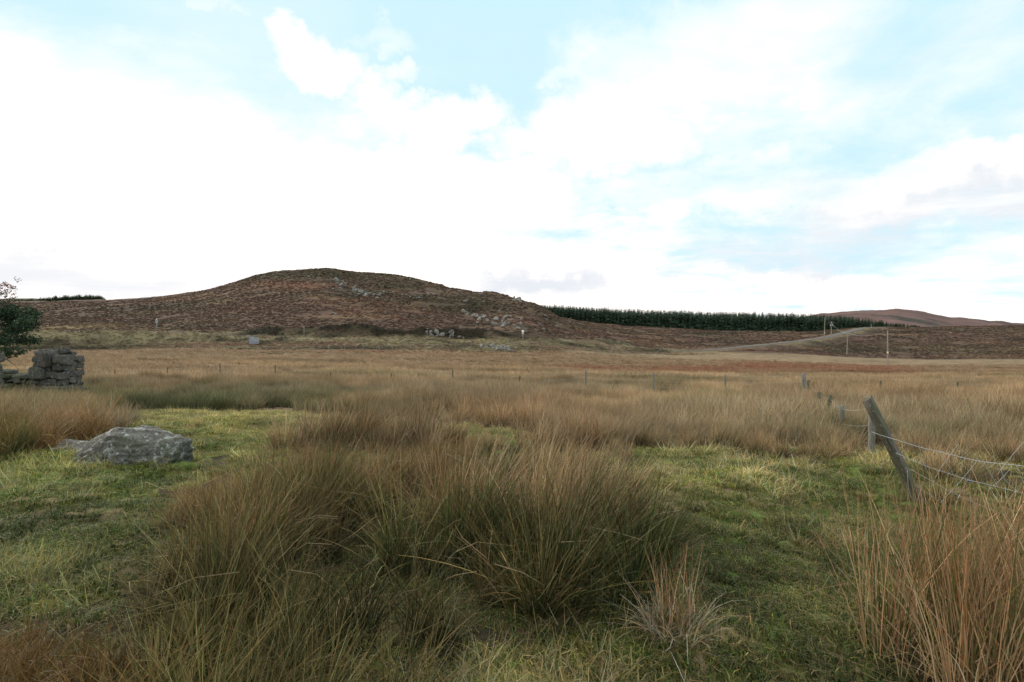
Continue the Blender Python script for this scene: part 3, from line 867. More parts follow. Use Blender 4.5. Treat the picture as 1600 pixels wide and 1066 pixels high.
# ---- short grass of the lawns
def make_grass_protos(n):
    out = []
    G1, G2, G3, G4 = c_(.14, .20, .05), c_(.28, .27, .07), c_(.06, .10, .03), c_(.46, .35, .2)
    for i in range(n):
        rs = np.random.default_rng(300 + i)
        gw = [(.52, .28, .15, .05), (.28, .50, .1, .12), (.30, .27, .1, .33), (.4, .17, .38, .05)][i % 4]
        p1 = {'a': (G1, gw[0]), 'b': (G2, gw[1]), 'c': (G3, gw[2]), 'd': (G4, gw[3])}
        parts = [blades(rs, 150, .14, .02, .08, .7, 1.0, .0048, 3, p1, .05, .5),
                 blades(rs, 28, .16, .05, .13, 1.0, .5, .004, 4, {'a': (G4, .6), 'b': (S_TAN, .25), 'c': (G2, .15)}, .2, .8, flat=True)]
        if i % 4 == 2: parts.append(blades(rs, 14, .06, .12, .26, .4, .7, .004, 4, pal(s=.5, y=.5), .1, .8))
        out.append(proto('grass_tuft', parts, M_grass))
    return out


G_PROTO = make_grass_protos(8)


def scatter_lawn():
    xs, ys = [], []
    for (a, b, s) in ((1.8, 5, .085), (5, 9, .12), (9, 16.5, .17)):
        x, y = grid_pts(a, b, s); xs.append(x); ys.append(y)
    x = np.concatenate(xs); y = np.concatenate(ys); z = H(x, y)
    k = lawn_mask(x, y, z, .4) & ~in_boulder(x, y)
    # thin grass also under the rushes
    k |= (rng.random(len(x)) < .5) & ~in_boulder(x, y) & (y < 9)
    x, y, z = x[k], y[k], z[k]; px, row = pix(x, y, z)
    n1 = fbm(x, y, 1.3, 4, .6, 3); n2 = fbm(x, y, .35, 3, .6, 113)
    idx = np.where(n2 > .38, rng.choice([2, 6], len(x)), np.where(n1 > .25, rng.choice([1, 5], len(x)), np.where(n1 < -.3, rng.choice([3, 7], len(x)), rng.integers(0, 8, len(x)))))
    farp = sstep(4, 8, y)[:, None]
    t = np.array([1.05, 1.07, .88]) * (.80 + .36 * farp) * (1 + .3 * n1[:, None]) * (1 + .3 * n2[:, None]) * (1 + .25 * fbm(x, y, .3, 2, .5, 213)[:, None])
    lft = ((px < 420) & (row > 715))[:, None]
    t = np.where(lft, t * np.array([.74, .84, .68]), t)
    moss = ((px < 500) & (row < 735))[:, None]
    t = np.where(moss, t * np.array([.96, .95, .84]), t)
    s = (.65 + .65 * rng.random(len(x))) * (.95 + .05 * farp[:, 0])
    finish('grass', G_PROTO, x, y, -.01, .05, .12, s, s, t, 1.1, idx=idx)
    # loose straw lying about on the near grass
    rs = np.random.default_rng(77)


scatter_lawn()


# ---- heather clumps on the moor
def make_heather_protos(n):
    out = []
    for i in range(n):
        rs = np.random.default_rng(500 + i)
        m = 260; th = rs.random(m) * 2 * math.pi; r = .55 * np.sqrt(rs.random(m)); h = (.42 * (1 - (r / .6) ** 2)) * (.5 + .5 * rs.random(m))
        c = np.stack([r * np.cos(th), r * np.sin(th), h + .0], 1)
        a = rs.normal(size=(m, 3)); a /= np.linalg.norm(a, axis=1)[:, None]; b = rs.normal(size=(m, 3)); b -= (a * b).sum(1)[:, None] * a; b /= np.linalg.norm(b, axis=1)[:, None]
        w = .05 + .06 * rs.random((m, 1))
        V = np.stack([c - a * w - b * w * .5, c + a * w - b * w * .5, c + b * w * 1.3], 1).reshape(-1, 3)
        Q = np.arange(m * 3).reshape(-1, 3)
        k = (.85 + .3 * rs.random((m, 1, 1)))
        C = (np.ones((m, 3, 3)) * k).reshape(-1, 3) * .9
        me = mesh_np('heather_tuft', V, Q, [M_heather], C); out.append(bpy.data.objects.new('heather_tuft', me))
    return out


HE = make_heather_protos(5)


def scatter_heather():
    x, y = grid_pts(118, 235, 1.15, -120, 1720, .85); x2, y2 = grid_pts(235, 420, 1.6, -120, 1720, 1.0)
    x = np.concatenate([x, x2]); y = np.concatenate([y, y2]); z = H(x, y)
    d, _, side = road_near(x, y); px, row = pix(x, y, z)
    edge = 3.0 * fbm(x * .25, y * 0 + 3, 9, 4, .6, 301) + np.interp(px, [-300, 400, 800, 960, 1060, 1150, 1330, 1450, 1800], [546, 547, 548, 549, 550, 551, 556, 561, 560])
    k = (d > 3.0) & (row < edge)
    k &= fbm(x, y, 7, 3, .5, 123) > -.6
    x, y, z, d = x[k], y[k], z[k], d[k]
    c = land_colour(x, y, z) * 1.62
    t = c * (1 + .11 * rng.normal(size=(len(x), 1))) * (1 + .06 * rng.normal(size=(len(x), 3)))
    dark = rng.random(len(x)) < .06
    t = np.where(dark[:, None], t * .7, t)
    pale = rng.random(len(x)) < .02
    t = np.where(pale[:, None], np.array([.26, .2, .12]), t)
    s = (.55 + .8 * rng.random(len(x)) ** 1.5) * np.where(d < 9, .55, 1.0) * np.where(y > 235, 1.2, 1.0)
    finish('heather', HE, x, y, -.1, 0, .1, s * .62, s * .62, np.clip(t * np.array([.90, .87, .88]), .01, .9), 1.65)


scatter_heather()


# ------------------------------------------------------------------ rocks
def rock_mesh(name, mat, planes, seed=0, sub=5, noise=.05, nscale=3.0, round_=14.0, strata=0.0):
    """a boulder bounded by half-spaces (normal, distance), edges softened, surface roughened"""
    bm = bmesh.new(); bmesh.ops.create_icosphere(bm, subdivisions=sub, radius=1.0)
    D = np.array([v.co[:] for v in bm.verts]); D /= np.linalg.norm(D, axis=1)[:, None]
    N_ = np.array([p[0] for p in planes], float); N_ /= np.linalg.norm(N_, axis=1)[:, None]; dd = np.array([p[1] for p in planes], float)
    k = np.maximum(D @ N_.T / dd[None, :], 1e-3)
    inv = (k ** round_).sum(1) ** (1 / round_)
    R = 1 / inv
    P = D * R[:, None]
    s = seed * 13.7
    nz = sum(fbm(P[:, a] * 1.0 + s, P[:, b] + s * .5, 1 / nscale, 5, .62, seed + 5 * a) for a, b in ((0, 1), (1, 2), (0, 2))) / 3
    ridg = 1 - np.abs(sum(fbm(P[:, a] + s, P[:, b] - s, 1.8 / nscale, 3, .5, seed + 9 * a) for a, b in ((0, 2), (1, 2))) / 2) * 2
    P = P * (1 + noise * nz + noise * .5 * (ridg - .5))[:, None]
    if strata:
        q = (P[:, 2] - .28 * P[:, 0] + .12 * P[:, 1]) * 11 + 1.3 * fbm(P[:, 0], P[:, 1] + P[:, 2], .5, 3, .5, 4)
        fr = q - np.floor(q); P = P * (1 + strata * (np.minimum(fr * 1.3, 1) - sstep(.82, 1, fr)) + strata * .8 * (vnoise(np.floor(q) * 3.1, P[:, 0] * 4 + 9) - .5))[:, None]
    for v, p in zip(bm.verts, P): v.co = p
    me = bpy.data.meshes.new(name); bm.to_mesh(me); bm.free(); me.materials.append(mat)
    me.polygons.foreach_set('use_smooth', np.ones(len(me.polygons), bool))
    return me


def box_planes(rs, sx, sy, sz, tilt=.25, extra=4):
    pl = []
    for n, d in (((1, 0, 0), sx), ((-1, 0, 0), sx), ((0, 1, 0), sy), ((0, -1, 0), sy), ((0, 0, 1), sz), ((0, 0, -1), sz)):
        v = np.array(n, float) + rs.normal(0, tilt, 3); pl.append((v, d * (.9 + .2 * rs.random())))
    for _ in range(extra):
        v = rs.normal(size=3); v /= np.linalg.norm(v)
        pl.append((v, (abs(v[0]) * sx + abs(v[1]) * sy + abs(v[2]) * sz) * rs.uniform(.72, .95)))
    return pl


def big_boulder():
    # outline seen from the camera, relative to (x0, z0), with a sloping front face
    out = [(-.73, -.12), (-.70, -.02), (-.52, .14), (-.20, .31), (.0, .375), (.22, .375), (.42, .30), (.64, .24), (.71, .18), (.70, .03), (.55, -.14)]
    pl = []
    cx0, cz0 = 0.02, .10
    for i in range(len(out) - 1):
        x0, z0 = out[i]; x1, z1 = out[i + 1]
        nx, nz = -(z1 - z0), (x1 - x0)
        L = math.hypot(nx, nz); nx /= L; nz /= L
        d = nx * (x0 - cx0) + nz * (z0 - cz0)
        yn = [.0, -.25, -.3, .22, .05, -.2, .15, -.3, .1, -.1][i]
        pl.append(((nx, yn, nz), d * (1 + .0)))
    pl += [((0, 0, -1), .3), ((-.15, -1, .34), .36), ((.35, -1, .2), .38), ((-.8, -1, .45), .46), ((0, 1, .3), .42), ((.3, 1, .1), .45), ((-.5, -1, .1), .42)]
    me = rock_mesh('boulder', M_rock, pl, 3, 6, .17, 2.6, 40, .06)
    o = link('boulder', me, loc=(W(196, 7.35) - .02, 7.42, Hs(W(200, 7.3), 7.3) + .16)); o.scale = (1.0, 1.05, 1.12)
    tag(o, 'large lichen covered grey boulder lying in the mossy grass at left', 'boulder')
    rs = np.random.default_rng(5)
    me = rock_mesh('boulder', M_rock, box_planes(rs, .27, .2, .13), 8, 5, .1, 3, 12)
    o = link('boulder', me, loc=(W(105, 7.9), 7.95, Hs(W(105, 7.9), 7.9) - .08))
    tag(o, 'small low grey stone half buried just left of the large boulder', 'boulder')


big_boulder()


# ------------------------------------------------------------------ ruined dry-stone wall at the left
def stone_face(mb, rs, x0, x1, z0, z1, y0, depth, top=None, hmin=.09, hmax=.24):
    z = z0
    while z < z1 - .03:
        h = min(rs.uniform(hmin, hmax), z1 - z + .05); x = x0 + rs.uniform(-.04, .03)
        while x < x1 - .03:
            w = min(rs.uniform(.16, .42), x1 - x + .03)
            hh = h * rs.uniform(.86, 1.0)
            if top is None or z + hh * .6 < top(x + w / 2):
                pl = box_planes(rs, w / 2, depth / 2, hh / 2, .13, 5)
                yield ((x + w / 2, y0 + rs.uniform(-.035, .035), z + hh / 2), pl)
            x += w + .018
        z += h + .006


def ruin():
    rs = np.random.default_rng(21); Y = 22.0; x0, x1 = W(64, Y), W(113, Y)
    zb = Hs((x0 + x1) / 2, Y); zt = z_of(547, Y)
    root = empty('ruined_wall', ((x0 + x1) / 2, Y, zb - .1)); tag(root, 'square ruined stub of dry stone wall standing beyond the withered rushes', 'ruined wall')
    def top(x):
        t = (x - x0) / (x1 - x0); return zt - .02 - .12 * abs(t - .45) * 2 - (.12 if t > .82 else 0) - (.06 if t < .12 else 0)
    def collect(items, name, parent, seed0):
        Vs, Fs, off = [], [], 0
        for k, (c, pl) in enumerate(items):
            me = rock_mesh('tmp', M_stone, pl, seed0 + k, 4, .055, 4, 60)
            v = np.empty(len(me.vertices) * 3); me.vertices.foreach_get('co', v); v = v.reshape(-1, 3)
            f = np.array([p.vertices[:] for p in me.polygons]); Vs.append(v + np.array(c)); Fs.append(f + off); off += len(v)
            bpy.data.meshes.remove(me)
        V = np.concatenate(Vs)
        if parent is not None: V = V - np.array(parent.location)
        o = link(name, mesh_np(name, V, np.concatenate(Fs), [M_stone], smooth=False), parent); return o
    items = []
    # front courses: big stones upper left, smaller blocks lower right
    items += list(stone_face(None, rs, x0, x1, zb - .15, zt, Y - .3, .34, top, .15, .33))
    items += list(stone_face(None, rs, x0, x1, zb - .15, zt, Y + .05, .4, top, .16, .3))
    items += list(stone_face(None, rs, x0, x1, zb - .15, zt, Y + .4, .34, top, .12, .28))
    items.append(((x0 + .52, Y - .38, zt - .34), box_planes(rs, .33, .24, .26, .14, 6)))
    items.append(((x0 + .28, Y - .36, zt - .85), box_planes(rs, .28, .24, .22, .14, 6)))
    items.append(((x0 + .85, Y - .1, zt - .02), box_planes(rs, .22, .2, .10, .1, 4)))
    items.append(((x0 + 1.12, Y - .36, zt - .36), box_planes(rs, .30, .2, .17, .08, 4)))
    collect(items, 'stonework', root, 40)
    # core that fills the joints
    mb = MB(); cxm = (x0 + x1) / 2 - root.location.x; w = (x1 - x0) / 2 - .1
    V = np.array([[cxm + sx * w, sy * .34, z] for z in (0.0, zt - root.location.z - .28) for sx, sy in ((-1, -1), (1, -1), (1, 1), (-1, 1))])
    Q = np.array([(0, 1, 5, 4), (1, 2, 6, 5), (2, 3, 7, 6), (3, 0, 4, 7), (4, 5, 6, 7)])
    link('rubble_core', mesh_np('rubble_core', V, Q, [mat_plain('wall_rubble', (.05, .045, .035), .95, 0, .4, 9)]), root)
    # low mossy wall running left from it
    items = []
    xa, xb = W(-160, 21), W(60, 21); zl = Hs(W(20, 21), 21)
    def top2(x): return z_of(586, 21) + .07 * math.sin(x * 3.1) - .03
    items += list(stone_face(None, rs, xa, xb, zl - .2, z_of(584, 21), 22.3, .5, top2, .10, .2))
    mm = mat_rock('mossy_wall_stone', (.10, .10, .08), (.3, .32, .26), .85, 1.8, .3)
    o = collect(items, 'low_wall', None, 200); o.data.materials.clear(); o.data.materials.append(mm)
    tag(o, 'low mossy tumbled wall running left from the square ruined stub', 'wall')
    # dark lintel slab leaning across in front
    items = [((W(88, 20.4), 20.5, z_of(609, 20.4)), [((0, 0, 1), .09), ((0, 0, -1), .10), ((1, 0, .1), .98), ((-1, 0, .2), .95), ((0, -1, .2), .2), ((0, 1, 0), .3)])]
    o = collect(items, 'stone_slab', None, 300); o.data.materials.clear(); o.data.materials.append(mat_rock('dark_slab_stone', (.05, .05, .042), (.2, .2, .16), .5, 1.2, .25))
    tag(o, 'long dark flat stone slab lying at the foot of the ruined stub', 'stone slab')
    # gate-end stones at the very edge of the view
    items = []
    items += list(stone_face(None, rs, W(-80, 19), W(-22, 19), Hs(W(-20, 19), 19) - .2, z_of(553, 19), 19.4, .5, None, .2, .35))
    o = collect(items, 'gatepost_stones', None, 400)
    o.name = 'stone_pier'; tag(o, 'dark stone pier cut off by the left edge of the photo', 'stone pier')


ruin()


# ------------------------------------------------------------------ holly tree at the left edge
def holly():
    rs = np.random.default_rng(8); Y = 26.0; g = ground_at(-52, Y)
    root = empty('holly_tree', g); tag(root, 'dark green holly tree with sparse reddish top at left edge', 'tree')
    mb = MB(); tips = []
    top = z_of(440, Y) - g.z
    trunk = [(0, 0, -.2), (.08, .02, .8), (.02, 0, 1.8), (.15, .05, 2.8), (.35, 0, top - .6)]
    mb.tube(trunk, [.17, .14, .11, .07, .03], 8, jit=.15, rnd=rs)
    def limb(p, d, L, r, depth):
        n = 5; pts = [np.array(p, float)]; d = np.array(d, float)
        for i in range(n):
            d = d + rs.normal(0, .14, 3) + np.array([0, 0, .05]); d /= np.linalg.norm(d); pts.append(pts[-1] + d * L / n)
        mb.tube(pts, np.linspace(r, r * .3, n + 1), 5)
        for q in pts[2:]: tips.append((q, r))
        if depth:
            for _ in range(4):
                i = rs.integers(1, n + 1); dd = d + rs.normal(0, .6, 3); limb(pts[i], dd / np.linalg.norm(dd), L * .5, r * .5, depth - 1)
    for k in range(26):
        h = rs.uniform(.9, top - .5); a = k * 2.4 + rs.normal(0, .3); L = 1.9 * (1 - .75 * ((h - 1.4) / (top - 1.0)) ** 2 if h > 1.4 else 1)
        limb((.1, 0, h), (math.cos(a), math.sin(a), .1 + .15 * rs.normal()), max(L, .6) * 1.35 * rs.uniform(.8, 1.15), .035, 1)
    link('trunk', mb.mesh('trunk', [M_bark], True), root)
    C = []
    for q, r in tips:
        reach = rs.integers(9, 20); hz = (q[2] - 1.0) / (top - 1.0)
        reach = 1 + int(rs.random() < .4) if hz > .74 else reach
        C.append(q + rs.normal(0, .14, (reach, 3)) * np.array([1.2, 1.2, .75]))
    C = np.concatenate(C)
    keep = C[:, 2] > 1.95 + .25 * np.sin(C[:, 0] * 3); C = C[keep]; m = len(C)
    print('holly leaves', m)
    rep = 9; C = np.repeat(C, rep, 0) + rs.normal(0, .06, (m * rep, 3)); m *= rep
    a = rs.normal(size=(m, 3)); a /= np.linalg.norm(a, axis=1)[:, None]; b = rs.normal(size=(m, 3)); b -= (a * b).sum(1)[:, None] * a; b /= np.linalg.norm(b, axis=1)[:, None]
    nn = np.cross(a, b); L = .042 + .025 * rs.random((m, 1)); w = L * .55
    V = np.stack([C - a * L, C + b * w + nn * .008, C + a * L, C - b * w + nn * .008], 1).reshape(-1, 3)
    Q = np.arange(m * 4).reshape(-1, 4)
    hz = (C[:, 2] - 1.0) / (top - 1.0)
    col = np.where((rs.random(m) < .12)[:, None], c_(.10, .14, .06), c_(.035, .065, .03)) * (1 + .3 * rs.normal(size=(m, 1)))
    red = rs.random(m) < sstep(.70, .95, hz) * .75
    col = np.where(red[:, None], c_(.33, .14, .10) * (1 + .3 * rs.normal(size=(m, 1))), col)
    link('crown', mesh_np('crown', V, Q, [M_leaf], np.repeat(np.clip(col, .01, .6), 4, 0)), root)


holly()


# ------------------------------------------------------------------ conifers
def spruce_mesh(seed, mat, tiers=15, name='spruce'):
    rs = np.random.default_rng(seed); Ht = 1.0; V, T, Cc = [], [], []
    n = 0
    mb_v, mb_q, mb_t = tube_np([(0, 0, -.03), (0, 0, .5), (0, 0, .98)], [.011, .007, .002], 5)
    for t in range(tiers):
        f = t / (tiers - 1); z = .10 + .88 * f; R = (.25 * (1 - f) ** .62 + .004) * rs.uniform(.8, 1.2)
        nb = int(16 - 8 * f)
        for k in range(nb):
            a = 2 * math.pi * (k + rs.random()) / nb; r = R * rs.uniform(.65, 1.25); drop = r * rs.uniform(.15, .6) - (.03 * f)
            wd = r * rs.uniform(.28, .45); ca, sa = math.cos(a), math.sin(a)
            z0 = z + rs.uniform(-.02, .02)
            pts = [(0, 0, z0 + .012), (ca * r * .6 - sa * wd, sa * r * .6 + ca * wd, z0 - drop * .5), (ca * r, sa * r, z0 - drop), (ca * r * .6 + sa * wd, sa * r * .6 - ca * wd, z0 - drop * .5 - .01)]
            V += pts; T.append((n, n + 1, n + 2, n + 3)); n += 4
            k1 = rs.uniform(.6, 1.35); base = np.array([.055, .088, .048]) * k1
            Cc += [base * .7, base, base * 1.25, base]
    top = n
    V += [(-.006, 0, .97), (.006, 0, .97), (0, 0, 1.03)]; Cc += [np.array([.03, .05, .025])] * 3
    V = np.array(V); C = np.array(Cc)
    off = len(V)
    V = np.concatenate([V, mb_v]); C = np.concatenate([C, np.tile([.06, .05, .045], (len(mb_v), 1))])
    return mesh_np(name, V, [np.concatenate([np.array(T), mb_q + off]), np.concatenate([np.array([(top, top + 1, top + 2)]), mb_t + off])], [mat], C)


def forest():
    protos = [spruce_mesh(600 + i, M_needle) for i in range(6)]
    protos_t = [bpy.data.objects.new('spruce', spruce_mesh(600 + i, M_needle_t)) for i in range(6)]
    # depth of the wood's edge and row of its tree tops, by column
    ec = [780, 850, 900, 975, 1050, 1125, 1200, 1270, 1330, 1362, 1400, 1440]
    ed = [400, 412, 418, 424, 430, 436, 440, 436, 430, 425, 425, 430]
    tr = [474, 476.5, 479.5, 483.5, 486, 488.5, 490, 491.5, 494, 499, 503, 509]
    rs = np.random.default_rng(31)
    def height(px, Y, z):
        return (z_of(np.interp(px, ec, tr), Y) - z) * rs.uniform(.78, 1.12)
    # front ranks as individual trees
    first = None; cnt = 0
    for rank in range(3):
        px = 842 + rank * 2.0
        while px < 1425 and cnt < 290:
            Y = np.interp(px, ec, ed) + rank * 4.0 + rs.uniform(-1.2, 1.2)
            x = W(px, Y); z = Hs(x, Y); h = float(height(px, Y, z))
            if px > 1335: h *= rs.uniform(.7, 1.05)
            h *= 1 + .10 * float(fbm(np.array([px]), np.array([rank * 9.0]), 16, 3, .6, 5)[0])
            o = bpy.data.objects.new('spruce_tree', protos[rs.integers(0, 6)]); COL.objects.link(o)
            o.location = (x, Y, z - .2); o.rotation_euler = (rs.normal(0, .015), rs.normal(0, .015), rs.uniform(0, 6.28)); wd = h * rs.uniform(.85, 1.15)
            o.scale = (wd, wd, h)
            tag(o, 'dark green plantation spruce in the dense belt of conifers beyond the moor', 'tree', 'spruces along the edge of the plantation'); cnt += 1
            px += rs.uniform(4.5, 7.5)
    # the rest of the wood, one mass
    P, S, R = [], [], []
    for rank in range(3, 17):
        px = 830 + rs.uniform(0, 5)
        while px < 1440:
            Y = np.interp(px, ec, ed) + rank * 4.2 + rs.uniform(-1.5, 1.5); x = W(px, Y); z = Hs(x, Y)
            h = float(height(px, Y, z)) * .97
            if px > 1335 and rank > 6: px += 8; continue
            P.append((x, Y, z)); wd = h * rs.uniform(.85, 1.15); S.append((wd, wd, h)); R.append((0, 0, rs.uniform(0, 6.28)))
            px += rs.uniform(4.0, 7.0)
    n = len(P)
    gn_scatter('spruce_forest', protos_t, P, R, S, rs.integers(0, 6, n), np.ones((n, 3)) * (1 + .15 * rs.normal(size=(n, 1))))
    # far wood on the left skyline
    P, S, R = [], [], []
    for rank in range(6):
        px = 20.0
        while px < 166:
            Y = 640 + rank * 7 + rs.uniform(-2, 2); x = W(px, Y)
            tp = np.interp(px, [20, 58, 75, 92, 120, 150, 160, 168], [468, 467.5, 465, 463, 461.5, 462, 464, 469]) + rs.normal(0, 1.2) + .8 * math.sin(px * .35)
            z = z_of(474, Y); h = z_of(tp, Y) - z
            P.append((x, Y, z)); wd = h * rs.uniform(1.5, 2.6); S.append((wd, wd, h)); R.append((0, 0, rs.uniform(0, 6.28)))
            px += rs.uniform(3, 6)
    n = len(P)
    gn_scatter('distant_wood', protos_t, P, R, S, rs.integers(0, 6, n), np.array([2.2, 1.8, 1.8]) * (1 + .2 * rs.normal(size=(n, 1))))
    # bushes at the right end of the wood
    for i, (px, top, wpx, Y, lab) in enumerate(((1376, 501, 10, 400, 'dark bushy conifer at the thin right end of the plantation'), (1400, 508, 6, 395, 'small dark bush on the moor just right of the plantation end'), (1430, 508.5, 10, 400, 'low spreading green bush on the moor farthest right of the plantation'))):
        me = mesh_bush(900 + i, 900); x = W(px, Y); z = Hs(x, Y); h = z_of(top, Y) - z
        o = link('bush', me, loc=(x, Y, z)); hh = max(h, 2.0); o.scale = (wpx / F * Y / 1.0, wpx / F * Y, hh); tag(o, lab, 'bush')


def mesh_bush(seed, m):
    rs = np.random.default_rng(seed)
    d = rs.normal(size=(m, 3)); d /= np.linalg.norm(d, axis=1)[:, None]; r = rs.random((m, 1)) ** .4
    c = d * r * np.array([.55, .55, .5]) * (1 + .25 * np.sin(d[:, :1] * 5 + seed)) + np.array([0, 0, .5])
    a = rs.normal(size=(m, 3)); a /= np.linalg.norm(a, axis=1)[:, None]; b = np.roll(a, 1, 1); w = .05 + .04 * rs.random((m, 1))
    V = np.stack([c - a * w, c + b * w, c + a * w], 1).reshape(-1, 3)
    col = np.repeat(c_(.035, .06, .028) * (1 + .35 * rs.normal(size=(m, 1))), 3, 0)
    return mesh_np('bush', V, np.arange(m * 3).reshape(-1, 3), [M_needle], np.clip(col, .01, .3))


forest()


# ------------------------------------------------------------------ outcrops and boulders on the hill
def find_Y(px, row, y0=150, y1=520):
    """depth at which the ground of this column is seen at this photo row (nearest)"""
    Y = np.linspace(y0, y1, 900); x = W(px, Y); z = H(x, Y); r = HZ + F * (EYE - z) / Y
    run = np.minimum.accumulate(r); i = np.argmax(run <= row)
    return float(Y[i]) if run.min() <= row else None


def hill_rocks():
    rs = np.random.default_rng(51)
    base = [rock_mesh('hill_boulder', M_crag, box_planes(rs, .6, .45, .38, .3, 5), 60 + i, 3, .12, 2.4, 12) for i in range(6)]
    used = 0
    # crags: (px,row, half width, half height, stones, label)
    crags = [(575, 460, 26, 6, 34, 'pale broken crag below the hill summit'), (545, 447, 22, 5, 16, 'small pale rock band just under the hilltop, left of the larger crag'),
             (640, 463, 30, 2.5, 14, 'thin line of grey rock on the hillside right of the pale broken crag'),
             (782, 503, 30, 9, 44, 'largest dark grey rock face low on the right of the hill'), (740, 493, 16, 5, 14, 'scatter of pale rock just up and left of the largest dark rock face'),
             (690, 524, 26, 4, 26, 'dark rock cutting behind the road at the foot of the hill'), (785, 545, 34, 3.5, 26, 'dark rocky bank below the road, in front of the hill'),
             (812, 469, 18, 5, 16, 'pale rock ribs on the skyline at the right shoulder of the hill'), (385, 531, 0, 0, 0, '')]
    mats = M_crag
    for (px, row, a, b, n, lab) in crags:
        if not n: continue
        Vs, Fs, off = [], [], 0; root = None
        for k in range(n):
            p = px + rs.normal(0, .5) * a; r = row + rs.normal(0, .45) * b + (p - px) * .12
            Y = find_Y(p, r, 118 if row > 540 else 150)
            if Y is None: continue
            x = W(p, Y); z = Hs(x, Y); s = rs.uniform(.35, 1.45) * (1.0 if Y > 250 else .7)
            me = base[rs.integers(0, 6)]; v = np.empty(len(me.vertices) * 3); me.vertices.foreach_get('co', v); v = v.reshape(-1, 3)
            m = np.array(Euler((rs.normal(0, .3), rs.normal(0, .3), rs.uniform(0, 6.28))).to_matrix())
            v = (v * np.array([s * rs.uniform(.8, 1.8), s, s * rs.uniform(.7, 1.4)])) @ m.T
            if root is None: root = np.array([x, Y, z])
            f = np.array([q.vertices[:] for q in me.polygons]); Vs.append(v + np.array([x, Y, z + .15 * s]) - root); Fs.append(f + off); off += len(v)
        o = link('rock_outcrop', mesh_np('rock_outcrop', np.concatenate(Vs), np.concatenate(Fs), [mats], smooth=False), loc=tuple(root)); tag(o, lab, 'rock outcrop')
    spots = [(521, 490.5, 1.7), (516, 492, 1.2), (525, 492, 1.1), (640, 437, 1.2), (573, 436, 1.3), (596, 434, 1.1), (669, 460, 1.2), (677, 461, 1.5), (694, 467, 1.1), (727, 471, 1.9), (717, 456, 1.5), (751, 460, 1.5), (636, 479, 1.3), (648, 484, 1.3), (662, 485, 1.4), (666, 486, 1.0),
             (730, 492, 1.4), (732, 496, 1.3), (746, 506, 1.9), (747, 494, 1.5), (763, 516, 1.4), (780, 486, 1.1), (793, 485, 1.1), (797, 495, 1.8), (833, 493, 1.3), (845, 510, 2.0), (850, 517, 1.9), (853, 500, 1.8), (869, 510, 1.4), (836, 500, 1.0), (852, 494, 1.2), (668, 516, .9), (399, 450, .9),
             (699, 494, 1.0), (822, 515, 1.0), (805, 462, 1.4), (820, 466, 1.6), (432, 433, .9), (483, 433, 1.4), (484, 436, 1.0), (455, 438, .9), (506, 446, 1.3), (528, 444, 1.4), (520, 452, 1.0), (612, 470, 1.0), (507, 466, 1.0), (602, 458, 1.2), (756, 473, .9), (775, 470, 1.2), (786, 476, 1.0),
             (1485, 520.5, 1.0), (1525, 551, 1.0), (1518, 550.5, .8), (1350, 512, .8), (865, 523, .9), (880, 520, .9)]
    for (px, row, s) in spots:
        Y = find_Y(px, row)
        if Y is None: continue
        x = W(px, Y); o = link('hill_boulder', base[rs.integers(0, 6)], loc=(x, Y, Hs(x, Y) + .1 * s)); k = s * .72 * Y / 300
        o.scale = (k * 1.35, k * 1.1, k * rs.uniform(.8, 1.1)); o.rotation_euler = (rs.normal(0, .2), rs.normal(0, .2), rs.uniform(0, 6.28))
        tag(o, 'pale grey boulder lying in the heather of the moor', 'boulder', 'boulders scattered over the heather hill')


hill_rocks()


# ------------------------------------------------------------------ posts, fences, poles
def post_mesh(name, mat, h, r, sides=8, seed=0, square=False, lean=(0, 0), taper=.95):
    rs = np.random.default_rng(seed); n = 12
    z = np.linspace(-.25, h, n); P = [(lean[0] * max(q, 0) + rs.normal(0, .0025), lean[1] * max(q, 0) + rs.normal(0, .0025), q) for q in z]
    if square:
        V = []; s = 5
        ring = []
        for i in range(4):
            for k in range(s): t = k / s; a = np.array([(-1, -1), (1, -1), (1, 1), (-1, 1)][i]); b = np.array([(-1, -1), (1, -1), (1, 1), (-1, 1)][(i + 1) % 4]); ring.append(a + (b - a) * t)
        ring = np.array(ring, float); ring /= (np.abs(ring) ** 8).sum(1)[:, None] ** (1 / 8)
        m = len(ring); wob = rs.normal(0, .035, m)
        for i, p in enumerate(P):
            rr = ring * (r * (1 - (1 - taper) * i / n)) * (1 + wob + rs.normal(0, .02, m))[:, None]
            V.append(np.concatenate([rr + np.array(p[:2]), np.full((m, 1), p[2])], 1))
        # ragged, slightly cupped top
        topz = V[-1][:, 2] + .25 * V[-1][:, 0] + rs.normal(0, .004, m); V[-1][:, 2] = topz
        inner = V[-1].copy(); inner[:, :2] = P[-1][:2] + (inner[:, :2] - P[-1][:2]) * .5; inner[:, 2] -= rs.uniform(0, .012, m); V.append(inner)
        V = np.concatenate(V + [np.array([[P[-1][0], P[-1][1], h - .01]])]); rows = n + 1
        Q = np.array([(i * m + k, i * m + (k + 1) % m, (i + 1) * m + (k + 1) % m, (i + 1) * m + k) for i in range(rows - 1) for k in range(m)])
        T = np.array([((rows - 1) * m + k, (rows - 1) * m + (k + 1) % m, rows * m) for k in range(m)])
        return mesh_np(name, V, [Q, T], [mat], smooth=False)
    mb = MB(); mb.tube(P, [r * (1 - (1 - taper) * i / n) for i in range(n)], sides, True, .12, rs)
    return mb.mesh(name, [mat], False)


